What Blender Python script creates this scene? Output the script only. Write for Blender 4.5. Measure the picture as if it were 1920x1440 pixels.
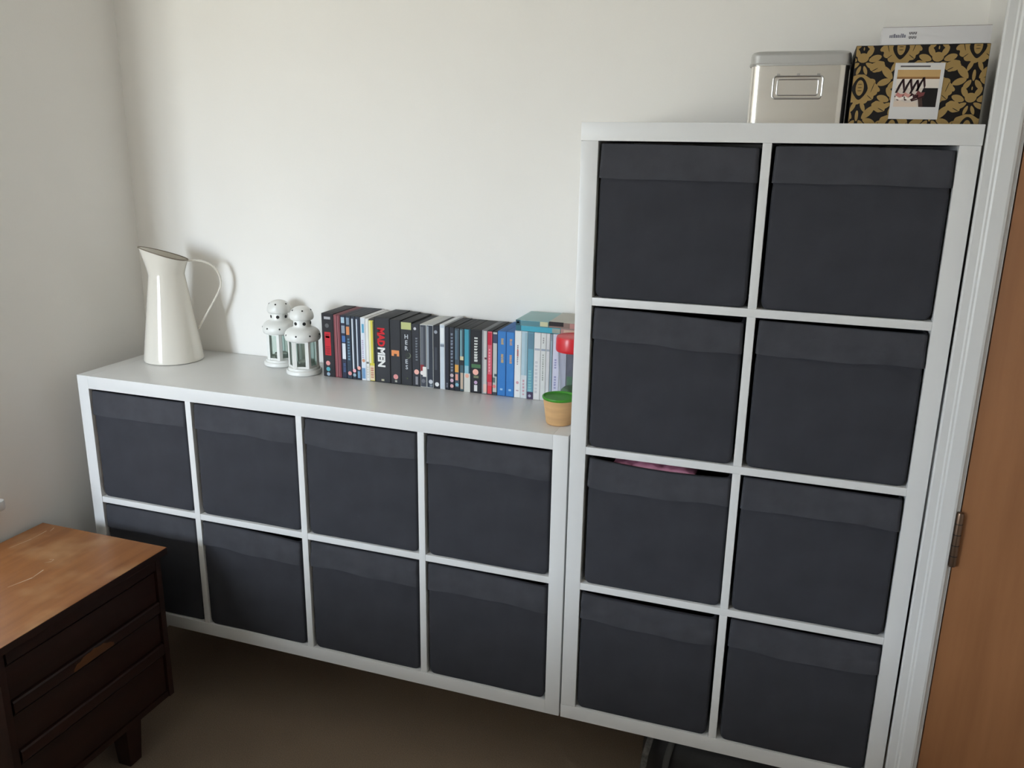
import bpy, bmesh, math, random
from mathutils import Vector, Matrix

for o in list(bpy.data.objects):
    bpy.data.objects.remove(o, do_unlink=True)
SC = bpy.context.scene
COL = SC.collection
PI = math.pi
HZ = 0.265            # the shelf units stand this far above the carpet

# ------------------------------------------------------------------ camera
cam_d = bpy.data.cameras.new('camera')
cam = bpy.data.objects.new('camera', cam_d)
COL.objects.link(cam)
SC.camera = cam
R = ((0.94516418, 0.32621773, 0.01570549),
     (0.10214553, -0.24959005, -0.96294917),
     (-0.31021116, 0.91174931, -0.26922526))
m = Matrix(((R[0][0], -R[1][0], -R[2][0], 1.94292),
            (R[0][1], -R[1][1], -R[2][1], -1.81313),
            (R[0][2], -R[1][2], -R[2][2], 1.41201 + HZ),
            (0, 0, 0, 1)))
cam.matrix_world = m
cam_d.sensor_fit = 'HORIZONTAL'
cam_d.sensor_width = 36.0
cam_d.lens = 36.0 * 1581.3 / 1920.0
cam_d.clip_start = 0.02

# ------------------------------------------------------------------ world: bright overcast sky, dull ground
SKY = 45.0
world = bpy.data.worlds.new('overcast')
SC.world = world
world.use_nodes = True
wn = world.node_tree.nodes
wl = world.node_tree.links
wn.clear()
w_out = wn.new('ShaderNodeOutputWorld')
w_bg = wn.new('ShaderNodeBackground')
w_tc = wn.new('ShaderNodeTexCoord')
w_sep = wn.new('ShaderNodeSeparateXYZ')
w_map = wn.new('ShaderNodeMapRange')
w_map.inputs['From Min'].default_value = -0.04
w_map.inputs['From Max'].default_value = 0.04
w_mix = wn.new('ShaderNodeMix')
w_mix.data_type = 'RGBA'
w_mix.inputs[6].default_value = (0.52, 0.51, 0.48, 1)
w_mix.inputs[7].default_value = (0.86, 0.955, 1.12, 1)
wl.new(w_tc.outputs['Generated'], w_sep.inputs[0])
wl.new(w_sep.outputs['Z'], w_map.inputs['Value'])
wl.new(w_map.outputs[0], w_mix.inputs[0])
wl.new(w_mix.outputs[2], w_bg.inputs['Color'])
w_bg.inputs['Strength'].default_value = SKY
wl.new(w_bg.outputs[0], w_out.inputs['Surface'])

# window in the wall behind the camera, to the left (daylight comes in here; the portal only guides sampling)
WX = -0.095                       # face of the left wall
YF = -3.60                        # wall behind the camera
WX0, WX1 = -1.30, -0.28            # window opening along x
WZ0, WZ1 = 0.91, 2.12
pl = bpy.data.lights.new('window_portal', 'AREA')
pl.shape = 'RECTANGLE'
pl.size = WX1 - WX0
pl.size_y = WZ1 - WZ0
pl.cycles.is_portal = True
po = bpy.data.objects.new('window_portal', pl)
po.location = ((WX0 + WX1) / 2, YF - 0.07, (WZ0 + WZ1) / 2)
po.rotation_euler = (PI / 2, 0, 0)
COL.objects.link(po)

# ------------------------------------------------------------------ exposure
SC.view_settings.view_transform = 'Standard'
SC.view_settings.look = 'None'
SC.view_settings.exposure = 0.0
SC.view_settings.gamma = 1.0
SC.view_settings.use_curve_mapping = False
SC.cycles.max_bounces = 10
SC.cycles.diffuse_bounces = 7
SC.cycles.transparent_max_bounces = 16
SC.cycles.caustics_reflective = False
SC.cycles.caustics_refractive = False


# ------------------------------------------------------------------ materials
def lin(c):
    out = []
    for v in c[:3]:
        v = v / 255.0
        out.append(v / 12.92 if v <= 0.04045 else ((v + 0.055) / 1.055) ** 2.4)
    return (out[0], out[1], out[2], 1.0)


MATS = {}


def mat(name, col=(0.8, 0.8, 0.8), rough=0.5, metal=0.0, spec=0.5, coat=0.0, sheen=0.0,
        noise=None, bump=None, coat_rough=0.1):
    """noise=(scale, amount, stretch xyz) varies the colour; bump=(scale, strength, stretch)"""
    if name in MATS:
        return MATS[name]
    M = bpy.data.materials.new(name)
    M.use_nodes = True
    nt = M.node_tree
    b = nt.nodes['Principled BSDF']
    col = tuple(col[:3]) + (1.0,)
    b.inputs['Base Color'].default_value = col
    b.inputs['Roughness'].default_value = rough
    b.inputs['Metallic'].default_value = metal
    b.inputs['Specular IOR Level'].default_value = spec
    b.inputs['Coat Weight'].default_value = coat
    b.inputs['Coat Roughness'].default_value = coat_rough
    b.inputs['Sheen Weight'].default_value = sheen
    if noise or bump:
        tc = nt.nodes.new('ShaderNodeTexCoord')

    def tex(scale, stretch):
        mp = nt.nodes.new('ShaderNodeMapping')
        mp.inputs['Scale'].default_value = stretch
        nt.links.new(tc.outputs['Object'], mp.inputs[0])
        n = nt.nodes.new('ShaderNodeTexNoise')
        n.inputs['Scale'].default_value = scale
        n.inputs['Detail'].default_value = 5
        nt.links.new(mp.outputs[0], n.inputs['Vector'])
        return n
    if noise:
        n = tex(noise[0], noise[2] if len(noise) > 2 else (1, 1, 1))
        mx = nt.nodes.new('ShaderNodeMix')
        mx.data_type = 'RGBA'
        a = noise[1]
        mx.inputs[6].default_value = tuple(max(0, c * (1 - a)) for c in col[:3]) + (1,)
        mx.inputs[7].default_value = tuple(min(1, c * (1 + a)) for c in col[:3]) + (1,)
        mr = nt.nodes.new('ShaderNodeMapRange')
        mr.inputs['From Min'].default_value = 0.3
        mr.inputs['From Max'].default_value = 0.7
        nt.links.new(n.outputs[0], mr.inputs['Value'])
        nt.links.new(mr.outputs[0], mx.inputs[0])
        nt.links.new(mx.outputs[2], b.inputs['Base Color'])
    if bump:
        n = tex(bump[0], bump[2] if len(bump) > 2 else (1, 1, 1))
        bp = nt.nodes.new('ShaderNodeBump')
        bp.inputs['Strength'].default_value = bump[1]
        bp.inputs['Distance'].default_value = 0.004
        nt.links.new(n.outputs[0], bp.inputs['Height'])
        nt.links.new(bp.outputs[0], b.inputs['Normal'])
    MATS[name] = M
    return M


def clear_mat(name, tint=(1, 1, 1), refl=0.08, rough=0.02):
    """thin clear sheet: transparent plus a fresnel reflection"""
    M = bpy.data.materials.new(name)
    M.use_nodes = True
    nt = M.node_tree
    nt.nodes.clear()
    out = nt.nodes.new('ShaderNodeOutputMaterial')
    mix = nt.nodes.new('ShaderNodeMixShader')
    tr = nt.nodes.new('ShaderNodeBsdfTransparent')
    gl = nt.nodes.new('ShaderNodeBsdfGlossy')
    lw = nt.nodes.new('ShaderNodeLayerWeight')
    lw.inputs['Blend'].default_value = 0.5
    pw = nt.nodes.new('ShaderNodeMath')
    pw.operation = 'POWER'
    pw.inputs[1].default_value = 4.0
    mr = nt.nodes.new('ShaderNodeMapRange')
    mr.inputs['To Min'].default_value = 0.03
    mr.inputs['To Max'].default_value = 0.7
    nt.links.new(lw.outputs['Facing'], pw.inputs[0])
    nt.links.new(pw.outputs[0], mr.inputs['Value'])
    tr.inputs[0].default_value = tuple(tint) + (1,)
    gl.inputs['Color'].default_value = (1, 1, 1, 1)
    gl.inputs['Roughness'].default_value = rough
    nt.links.new(mr.outputs[0], mix.inputs[0])
    nt.links.new(tr.outputs[0], mix.inputs[1])
    nt.links.new(gl.outputs[0], mix.inputs[2])
    nt.links.new(mix.outputs[0], out.inputs['Surface'])
    MATS[name] = M
    return M


def print_mat():
    M = bpy.data.materials.new('printed_card')
    M.use_nodes = True
    nt = M.node_tree
    b = nt.nodes['Principled BSDF']
    at = nt.nodes.new('ShaderNodeAttribute')
    at.attribute_name = 'ink'
    nt.links.new(at.outputs['Color'], b.inputs['Base Color'])
    b.inputs['Roughness'].default_value = 0.5
    b.inputs['Specular IOR Level'].default_value = 0.25
    MATS['print'] = M
    return M


M_WALL = mat('wall_paint', (0.87, 0.848, 0.812), 0.75, spec=0.2, noise=(2.2, 0.012), bump=(260, 0.06))
M_CEIL = mat('ceiling_paint', (0.90, 0.89, 0.87), 0.85, spec=0.15, bump=(200, 0.05))
M_TRIM = mat('white_gloss_paint', (0.68, 0.68, 0.675), 0.32, bump=(60, 0.02))
M_CARPET = mat('brown_carpet', (0.30, 0.215, 0.145), 0.95, spec=0.1, sheen=0.2, noise=(420, 0.35), bump=(900, 0.8))
M_UNIT = mat('white_foil', (0.72, 0.72, 0.715), 0.30, spec=0.5, noise=(9, 0.012), bump=(500, 0.015))
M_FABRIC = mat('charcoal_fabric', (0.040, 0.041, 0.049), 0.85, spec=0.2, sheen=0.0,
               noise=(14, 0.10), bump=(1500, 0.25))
M_CUFF_LIT = mat('charcoal_fabric_cuff_lit', (0.054, 0.055, 0.064), 0.85, spec=0.2, sheen=0.0,
             noise=(18, 0.12), bump=(1500, 0.25))  # same fabric, lightened: light caught by the tilted cuff is put into the colour
M_ENAMEL = mat('cream_enamel', (0.76, 0.72, 0.645), 0.10, spec=0.5, coat=0.6, coat_rough=0.05)
M_RIM = mat('bare_steel_rim', (0.20, 0.16, 0.115), 0.5)
M_LANTERN = mat('white_lacquer', (0.79, 0.795, 0.77), 0.35, noise=(60, 0.02))
M_DARK = mat('dark_hole', (0.012, 0.012, 0.012), 0.8)
M_TIN = mat('polished_tin', (0.84, 0.82, 0.78), 0.20, metal=1.0, noise=(3, 0.05, (1, 1, 8)), bump=(10, 0.02))
M_LID = mat('satin_tin_lid', (0.60, 0.60, 0.59), 0.40, metal=0.85)
M_CARD = mat('black_card', (0.010, 0.008, 0.008), 0.6, spec=0.2, noise=(30, 0.2))
M_WHITEBOX = mat('white_card', (0.66, 0.65, 0.66), 0.5, noise=(20, 0.015))
M_PHOTO = mat('photo_border', (0.66, 0.645, 0.64), 0.3)
M_RED = mat('red_plastic', (0.62, 0.02, 0.03), 0.3)
M_BAMBOO = mat('bamboo_tan', (0.60, 0.36, 0.165), 0.55, noise=(12, 0.12, (1, 1, 6)))
M_GREEN = mat('green_plastic', (0.045, 0.27, 0.015), 0.45)
M_TEALIGHT = mat('tealight_cup', (0.7, 0.7, 0.7), 0.3, metal=1.0)
M_WAX = mat('wax', (0.8, 0.78, 0.72), 0.5)
M_NYLON = mat('black_nylon', (0.010, 0.010, 0.012), 0.55, bump=(700, 0.3))
M_STRAP = mat('pale_strap', (0.10, 0.095, 0.09), 0.7, noise=(80, 0.6))
M_HINGE = mat('bronzed_hinge', (0.20, 0.13, 0.09), 0.35, metal=0.9)
M_STEEL = mat('steel', (0.6, 0.6, 0.6), 0.25, metal=1.0)
M_BLACKLEG = mat('black_leg', (0.02, 0.02, 0.02), 0.5)
M_PINK = mat('pink_satin', (0.46, 0.19, 0.28), 0.2, coat=0.7)
M_PLUM = mat('plum_cloth', (0.30, 0.07, 0.08), 0.7)
M_GLASS = clear_mat('lantern_glass', (0.90, 0.945, 0.93))
M_PANE = clear_mat('window_glass', (0.96, 0.98, 0.97))
M_CLEAR = clear_mat('clear_plastic', (0.93, 0.93, 0.95), rough=0.08)
M_PRINT = print_mat()
M_SCRATCH = mat('bare_scratch', (0.62, 0.50, 0.38), 0.7)


def wood(name, dark, light, scale, axis, rough, coat, bands=6.0, wear=None):
    M = bpy.data.materials.new(name)
    M.use_nodes = True
    nt = M.node_tree
    b = nt.nodes['Principled BSDF']
    tc = nt.nodes.new('ShaderNodeTexCoord')
    mp = nt.nodes.new('ShaderNodeMapping')
    s = [bands, bands, bands]
    s[axis] = bands * 0.07
    mp.inputs['Scale'].default_value = s
    nt.links.new(tc.outputs['Object'], mp.inputs[0])
    n1 = nt.nodes.new('ShaderNodeTexNoise')
    n1.inputs['Scale'].default_value = scale
    n1.inputs['Detail'].default_value = 8
    n1.inputs['Roughness'].default_value = 0.6
    nt.links.new(mp.outputs[0], n1.inputs['Vector'])
    mx = nt.nodes.new('ShaderNodeMix')
    mx.data_type = 'RGBA'
    mx.inputs[6].default_value = tuple(dark) + (1,)
    mx.inputs[7].default_value = tuple(light) + (1,)
    mr = nt.nodes.new('ShaderNodeMapRange')
    mr.inputs['From Min'].default_value = 0.32
    mr.inputs['From Max'].default_value = 0.68
    nt.links.new(n1.outputs[0], mr.inputs['Value'])
    nt.links.new(mr.outputs[0], mx.inputs[0])
    last = mx.outputs[2]
    if wear:
        n2 = nt.nodes.new('ShaderNodeTexNoise')
        n2.inputs['Scale'].default_value = wear[0]
        n2.inputs['Detail'].default_value = 3
        nt.links.new(tc.outputs['Object'], n2.inputs['Vector'])
        m2 = nt.nodes.new('ShaderNodeMapRange')
        m2.inputs['From Min'].default_value = wear[1]
        m2.inputs['From Max'].default_value = wear[2]
        nt.links.new(n2.outputs[0], m2.inputs['Value'])
        mm = nt.nodes.new('ShaderNodeMix')
        mm.data_type = 'RGBA'
        mm.inputs[7].default_value = tuple(wear[3]) + (1,)
        nt.links.new(m2.outputs[0], mm.inputs[0])
        nt.links.new(last, mm.inputs[6])
        last = mm.outputs[2]
    nt.links.new(last, b.inputs['Base Color'])
    b.inputs['Roughness'].default_value = rough
    b.inputs['Coat Weight'].default_value = coat
    b.inputs['Coat Roughness'].default_value = 0.25
    bm_ = nt.nodes.new('ShaderNodeBump')
    bm_.inputs['Strength'].default_value = 0.08
    bm_.inputs['Distance'].default_value = 0.002
    nt.links.new(n1.outputs[0], bm_.inputs['Height'])
    nt.links.new(bm_.outputs[0], b.inputs['Normal'])
    MATS[name] = M
    return M


M_TEAK = wood('worn_teak', (0.25, 0.088, 0.022), (0.37, 0.15, 0.045), 3.0, 1, 0.42, 0.25, 8.0,
              wear=(5.0, 0.50, 0.72, (0.52, 0.30, 0.14)))
M_MAHOG = wood('dark_mahogany', (0.016, 0.0042, 0.0022), (0.030, 0.0080, 0.0042), 3.0, 1, 0.5, 0.08, 9.0)
M_WORNLIP = wood('worn_lip', (0.10, 0.033, 0.011), (0.19, 0.075, 0.025), 4.0, 1, 0.5, 0.1, 9.0)
M_DOOR = wood('oak_veneer_door', (0.25, 0.105, 0.042), (0.35, 0.155, 0.065), 2.2, 2, 0.38, 0.35, 7.0)


# ------------------------------------------------------------------ mesh helpers
class MB:
    def __init__(s):
        s.v = []
        s.f = []
        s.c = []

    def add(s, verts, faces, col=None):
        k = len(s.v)
        s.v += [tuple(p) for p in verts]
        s.f += [tuple(i + k for i in f) for f in faces]
        s.c += [col] * len(faces)
        return s

    def box(s, a, b, col=None):
        (x0, y0, z0), (x1, y1, z1) = a, b
        v = [(x0, y0, z0), (x1, y0, z0), (x1, y1, z0), (x0, y1, z0),
             (x0, y0, z1), (x1, y0, z1), (x1, y1, z1), (x0, y1, z1)]
        f = [(0, 3, 2, 1), (4, 5, 6, 7), (0, 1, 5, 4), (1, 2, 6, 5), (2, 3, 7, 6), (3, 0, 4, 7)]
        return s.add(v, f, col)

    def loft(s, rings, close=False, cap0=True, cap1=True, col=None):
        n = len(rings[0])
        v = [p for r in rings for p in r]
        f = []
        for i in range(len(rings) - 1):
            for j in range(n):
                a = i * n + j
                b = i * n + (j + 1) % n
                f.append((a, b, b + n, a + n))
        if close:
            i = len(rings) - 1
            for j in range(n):
                f.append((i * n + j, i * n + (j + 1) % n, (j + 1) % n, j))
        else:
            if cap0:
                f.append(tuple(reversed(range(n))))
            if cap1:
                f.append(tuple((len(rings) - 1) * n + j for j in range(n)))
        return s.add(v, f, col)

    def lathe(s, prof, n=40, cx=0, cy=0, cap0=True, cap1=True, ph=0.0):
        rings = [[(cx + r * math.cos(ph + 2 * PI * j / n), cy + r * math.sin(ph + 2 * PI * j / n), z)
                  for j in range(n)] for r, z in prof]
        return s.loft(rings, cap0=cap0, cap1=cap1)

    def tube(s, pts, ra, rb=None, n=10, side=None):
        """sweep an ellipse (ra across 'side', rb the other way) along pts"""
        rb = rb or ra
        P = [Vector(p) for p in pts]
        rings = []
        for i, p in enumerate(P):
            t = (P[min(i + 1, len(P) - 1)] - P[max(i - 1, 0)]).normalized()
            u = Vector(side) if side else (Vector((0, 0, 1)) if abs(t.z) < 0.9 else Vector((1, 0, 0)))
            u = (u - t * u.dot(t)).normalized()
            w = t.cross(u)
            rings.append([p + u * (ra * math.cos(2 * PI * k / n)) + w * (rb * math.sin(2 * PI * k / n))
                          for k in range(n)])
        return s.loft(rings)

    def build(s, name, material, parent=None, smooth=False, bevel=0.0, angle=40, loc=None):
        me = bpy.data.meshes.new(name)
        me.from_pydata(s.v, [], s.f)
        if any(c is not None for c in s.c):
            at = me.attributes.new('ink', 'FLOAT_COLOR', 'FACE')
            for i, c in enumerate(s.c):
                at.data[i].color = lin(c) if c is not None else (0.5, 0.5, 0.5, 1)
        bm = bmesh.new()
        bm.from_mesh(me)
        if bevel > 0:
            bmesh.ops.bevel(bm, geom=[e for e in bm.edges if e.is_manifold and e.calc_face_angle(0) > 0.6], offset=bevel,
                            segments=2, affect='EDGES', profile=0.7)
        bmesh.ops.recalc_face_normals(bm, faces=bm.faces)
        if smooth or bevel > 0:
            for f in bm.faces:
                f.smooth = True
            for e in bm.edges:
                if e.is_manifold and e.calc_face_angle(0) > math.radians(angle):
                    e.smooth = False
        bm.to_mesh(me)
        bm.free()
        me.materials.append(material)
        o = bpy.data.objects.new(name, me)
        COL.objects.link(o)
        if parent:
            o.parent = parent
        if loc:
            o.location = loc
        return o


def tag(o, label, cat, group=None):
    o['label'] = label
    o['category'] = cat
    if group:
        o['group'] = group
    return o


def struct(o):
    o['kind'] = 'structure'
    return o


def thing(name, loc, label, cat, group=None, rz=0.0):
    o = bpy.data.objects.new(name, None)
    o.empty_display_size = 0.05
    o.location = loc
    o.rotation_euler = (0, 0, rz)
    COL.objects.link(o)
    return tag(o, label, cat, group)


def box(name, a, b, material, parent=None, bevel=0.0):
    return MB().box(a, b).build(name, material, parent, bevel=bevel)


def text_polys(txt, size, bold=0.0):
    """mesh triangles of a word, x to the right, y up, left bottom at 0,0"""
    cu = bpy.data.curves.new('lettering', 'FONT')
    cu.body = txt
    cu.size = size
    cu.offset = bold
    cu.resolution_u = 2
    ob = bpy.data.objects.new('lettering', cu)
    COL.objects.link(ob)
    dg = bpy.context.evaluated_depsgraph_get()
    me = bpy.data.meshes.new_from_object(ob.evaluated_get(dg))
    v = [(p.co.x, p.co.y) for p in me.vertices]
    f = [tuple(p.vertices) for p in me.polygons]
    bpy.data.objects.remove(ob, do_unlink=True)
    bpy.data.curves.remove(cu)
    bpy.data.meshes.remove(me)
    x0 = min(p[0] for p in v)
    y0 = min(p[1] for p in v)
    x1 = max(p[0] for p in v)
    y1 = max(p[1] for p in v)
    return [(p[0] - x0, p[1] - y0) for p in v], f, x1 - x0, y1 - y0


# ------------------------------------------------------------------ the room
YB = 0.396          # back wall plane
XR = 2.272          # short return wall right of the tall unit
YD = 0.0            # plane of the wall that holds the door
CEIL = 2.46
XE = 3.16            # far right wall
XW = -1.60           # far left wall, beyond the projecting left wall
YL = -0.30           # the left wall ends here, just outside the picture
T = 0.14

struct(box('floor', (XW - T, YF - T, -0.08), (XE + T, YB + T, 0.0), M_CARPET))
struct(box('ceiling', (XW - T, YF - T, CEIL), (XE + T, YB + T, CEIL + 0.08), M_CEIL))
struct(box('wall_back', (WX, YB, 0), (XR, YB + T, CEIL), M_WALL))
struct(box('wall_left', (XW, YL, 0), (WX, YB + T, CEIL), M_WALL))
struct(box('wall_far_left', (XW - T, YF, 0), (XW, YB + T, CEIL), M_WALL))
# front wall in four pieces around the window opening, one mesh
wb = MB()
wb.box((XW - T, YF - T, 0), (WX0, YF, CEIL))
wb.box((WX1, YF - T, 0), (XE + T, YF, CEIL))
wb.box((WX0, YF - T, 0), (WX1, YF, WZ0))
wb.box((WX0, YF - T, WZ1), (WX1, YF, CEIL))
struct(wb.build('wall_front', M_WALL))
struct(box('wall_right', (XE, YF, 0), (XE + T, YD + 0.1, CEIL), M_WALL))
# wall with the doorway: from the return corner to the right wall
DX0, DX1, DZ1 = 2.304, 3.066, 2.000          # door opening
wb = MB()
wb.box((XR, YD, 0), (DX0 - 0.012, YB + T, CEIL))
wb.box((DX1 + 0.03, YD, 0), (XE, YD + 0.1, CEIL))
wb.box((DX0 - 0.012, YD, DZ1 + 0.03), (DX1 + 0.03, YD + 0.1, CEIL))
struct(wb.build('wall_door', M_WALL))


def architrave(name, a, b, across, out):
    """moulded strip from a to b; profile runs along 'across' and stands out along 'out'"""
    prof = [(0.0, 0.0), (0.0, 0.009), (0.003, 0.012), (0.016, 0.0125), (0.019, 0.0145), (0.0225, 0.0145),
            (0.026, 0.0165), (0.048, 0.018), (0.053, 0.016), (0.055, 0.012), (0.055, 0.0)]
    A, B = Vector(a), Vector(b)
    u, w = Vector(across), Vector(out)
    mb = MB().loft([[p + u * q[0] + w * q[1] for q in prof] for p in (A, B)])
    return struct(mb.build(name, M_TRIM, smooth=True, angle=25))


architrave('trim_1', (2.2390, YD, 0), (2.2390, YD, DZ1 + 0.062), (1, 0, 0), (0, -1, 0))
architrave('trim_2', (DX1 + 0.064, YD, 0), (DX1 + 0.064, YD, DZ1 + 0.062), (-1, 0, 0), (0, -1, 0))
architrave('trim_3', (2.2390, YD, DZ1 + 0.063), (DX1 + 0.064, YD, DZ1 + 0.063), (0, 0, -1), (0, -1, 0))
# door lining behind the architrave, its edge shows as a thin strip
lb = MB()
lb.box((DX0 - 0.0115, YD - 0.006, 0), (DX0 - 0.003, YD + 0.098, DZ1 + 0.008))
lb.box((DX1 + 0.003, YD - 0.006, 0), (DX1 + 0.029, YD + 0.098, DZ1 + 0.008))
lb.box((DX0 - 0.003, YD - 0.006, DZ1 + 0.003), (DX1 + 0.003, YD + 0.098, DZ1 + 0.029))
lb.box((DX0 - 0.003, YD + 0.044, 0), (DX0 + 0.012, YD + 0.098, DZ1))
struct(lb.build('trim_4', M_TRIM))

# the door: leaf with three hinges and a lever handle
door = bpy.data.objects.new('door_1', None)
door.location = (DX0, YD, 0)
COL.objects.link(door)
struct(door)
door['label'] = 'orange-brown wood veneer door beside the tall shelf unit'
box('door_leaf', (0.0, -0.004, 0.006), (DX1 - DX0, 0.040, DZ1), M_DOOR, door, 0.0015)
for hz in (0.24, HZ + 0.6495, HZ + 1.568):
    h = MB()
    h.lathe([(0.0, -0.062), (0.0065, -0.060), (0.0075, -0.056), (0.0075, 0.056), (0.0065, 0.060), (0.0, 0.062)],
            14, -0.0025, -0.0105, cap0=False, cap1=False)
    ho = h.build('hinge', M_HINGE if hz < 1.5 else M_STEEL, door, True)
    ho.location = (0, 0, hz)
    kn = MB()
    for k in (-0.036, -0.012, 0.012, 0.036):
        kn.lathe([(0.0078, k - 0.0008), (0.0078, k + 0.0008)], 14, -0.0025, -0.0105)
    kn.build('knuckle_gap', M_DARK, ho)
hb = MB()
hb.lathe([(0.0, -0.001), (0.026, 0.0), (0.026, 0.006), (0.010, 0.008), (0.010, 0.045), (0.0, 0.046)], 24)
hb.v = [(x, -z, y) for x, y, z in hb.v]
hb.tube([(0, -0.042, 0), (-0.03, -0.044, 0), (-0.12, -0.044, 0)], 0.009, n=12)
ho = hb.build('door_handle', M_STEEL, door, True)
ho.location = (DX1 - DX0 - 0.06, -0.004, 1.0)


def skirting(name, a, b, out):
    A, B, w = Vector(a), Vector(b), Vector(out)
    prof = [(0, 0), (0.015, 0), (0.015, 0.078), (0.011, 0.088), (0.006, 0.092), (0, 0.092)]
    mb = MB().loft([[p + w * q[0] + Vector((0, 0, q[1])) for q in prof] for p in (A, B)])
    return struct(mb.build(name, M_TRIM, smooth=True, angle=25))


skirting('baseboard_left', (WX, YL, 0), (WX, YB, 0), (1, 0, 0))
skirting('baseboard_door', (DX1 + 0.065, YD, 0), (XE, YD, 0), (0, -1, 0))
skirting('baseboard_front', (XW, YF, 0), (XE, YF, 0), (0, 1, 0))
skirting('baseboard_right', (XE, YF, 0), (XE, YD, 0), (-1, 0, 0))

# window behind the camera: frame, mullion, panes, board
win = bpy.data.objects.new('window_1', None)
win.location = ((WX0 + WX1) / 2, YF, WZ0)
COL.objects.link(win)
struct(win)
hw = (WX1 - WX0) / 2
wh = WZ1 - WZ0
fb = MB()
fy0, fy1 = -0.09, -0.04
fb.box((-hw, fy0, 0), (-hw + 0.05, fy1, wh))
fb.box((hw - 0.05, fy0, 0), (hw, fy1, wh))
fb.box((-hw + 0.05, fy0, 0), (hw - 0.05, fy1, 0.05))
fb.box((-hw + 0.05, fy0, wh - 0.05), (hw - 0.05, fy1, wh))
fb.box((-0.03, fy0, 0.05), (0.03, fy1, wh - 0.05))
fb.build('window_frame', M_TRIM, win)
for a, b in ((-hw + 0.05, -0.03), (0.03, hw - 0.05)):
    box('pane', (a, -0.068, 0.05), (b, -0.062, wh - 0.05), M_PANE, win)
box('window_board', (-hw - 0.04, -0.039, -0.022), (hw + 0.04, 0.05, 0.0), M_TRIM, win, 0.003)
# white ledge board on the left wall above the chest, rounded at its end
sb = MB()
sx, sy0, sy1, rr = 0.040, YL, -0.232, 0.016
out2 = [(0.0, sy0)]
for k in range(7):
    a = -PI / 2 + k * PI / 12
    out2.append((sx - rr + rr * math.cos(a), sy0 + rr + rr * math.sin(a)))
for k in range(7):
    a = k * PI / 12
    out2.append((sx - rr + rr * math.cos(a), sy1 - rr + rr * math.sin(a)))
out2.append((0.0, sy1))
sb.loft([[(WX + x * q, y, z) for x, y in out2] for q, z in ((0.94, HZ + 0.434), (1.0, HZ + 0.439), (1.0, HZ + 0.455), (0.94, HZ + 0.460))])
struct(sb.build('trim_5', M_TRIM, smooth=True, angle=35))


# ------------------------------------------------------------------ shelf units
PT, DV = 0.038, 0.018          # outer panel and divider thickness
DEP = 0.39
L_W, L_H = 1.468, 0.764
X_T = 1.472                     # left side of the tall unit
T_W, T_H = 0.764, 1.468

low = thing('shelf_unit', (0, 0, HZ), 'low white cube shelf unit, four boxes wide and two high', 'shelf unit')
BV = 0.0012
box('side_panel', (0, 0, 0), (PT, DEP, L_H), M_UNIT, low, BV)
box('side_panel', (L_W - PT, 0, 0), (L_W, DEP, L_H), M_UNIT, low, BV)
box('top_panel', (PT, 0, L_H - PT), (L_W - PT, DEP, L_H), M_UNIT, low, BV)
box('bottom_panel', (PT, 0, 0), (L_W - PT, DEP, PT), M_UNIT, low, BV)
cw_l = (L_W - 2 * PT - 3 * DV) / 4
ch_l = (L_H - 2 * PT - DV) / 2
for k in range(1, 4):
    x = PT + k * cw_l + (k - 1) * DV
    box('divider', (x, 0.001, PT), (x + DV, DEP, L_H - PT), M_UNIT, low, BV)
for k in range(4):
    x = PT + k * (cw_l + DV)
    box('shelf_board', (x, 0.0015, PT + ch_l), (x + cw_l, DEP, PT + ch_l + DV), M_UNIT, low, BV)

tall = thing('shelf_unit', (X_T, 0, HZ), 'tall white cube shelf unit, two boxes wide and four high', 'shelf unit')
box('top_panel', (0, 0, T_H - PT), (T_W, DEP, T_H), M_UNIT, tall, BV)
box('bottom_panel', (0, 0, 0), (T_W, DEP, PT), M_UNIT, tall, BV)
box('side_panel', (0.0005, 0.0005, PT), (PT, DEP, T_H - PT), M_UNIT, tall, BV)
box('side_panel', (T_W - PT, 0.0005, PT), (T_W - 0.0010, DEP, T_H - PT), M_UNIT, tall, BV)
cw_t = (T_W - 2 * PT - DV) / 2
ch_t = (T_H - 2 * PT - 3 * DV) / 4
for k in range(1, 4):
    z = PT + k * ch_t + (k - 1) * DV
    box('shelf_board', (PT, 0.001, z), (T_W - PT, DEP, z + DV), M_UNIT, tall, BV)
for k in range(4):
    z = PT + k * (ch_t + DV)
    box('divider', (PT + cw_t, 0.0015, z), (PT + cw_t + DV, DEP, z + ch_t), M_UNIT, tall, BV)
for unit, w in ((low, L_W), (tall, T_W)):
    for x in (0.09, w - 0.09):
        for y in (0.376,):
            lg = MB().lathe([(0.011, -HZ), (0.012, -HZ + 0.004), (0.012, -0.004), (0.012, 0.0)], 16)
            lg.build('leg', M_BLACKLEG, unit, True).location = (x, y, 0)


# ------------------------------------------------------------------ fabric storage boxes
def rr_ring(w, d, r, z, n=6, front=None):
    """rounded rectangle, centred in x, y from 0 (front) to d"""
    pts = []
    nx = 14
    for cx, cy, a0 in ((-w / 2 + r, r, PI), (w / 2 - r, r, 1.5 * PI), (w / 2 - r, d - r, 0), (-w / 2 + r, d - r, PI / 2)):
        for k in range(n + 1):
            a = a0 + k * PI / 2 / n
            pts.append([cx + r * math.cos(a), cy + r * math.sin(a), z])
        if cx < 0 and cy < d / 2:     # along the front edge
            for k in range(1, nx):
                pts.append([-w / 2 + r + (w - 2 * r) * k / nx, 0.0, z])
    return pts


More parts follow.
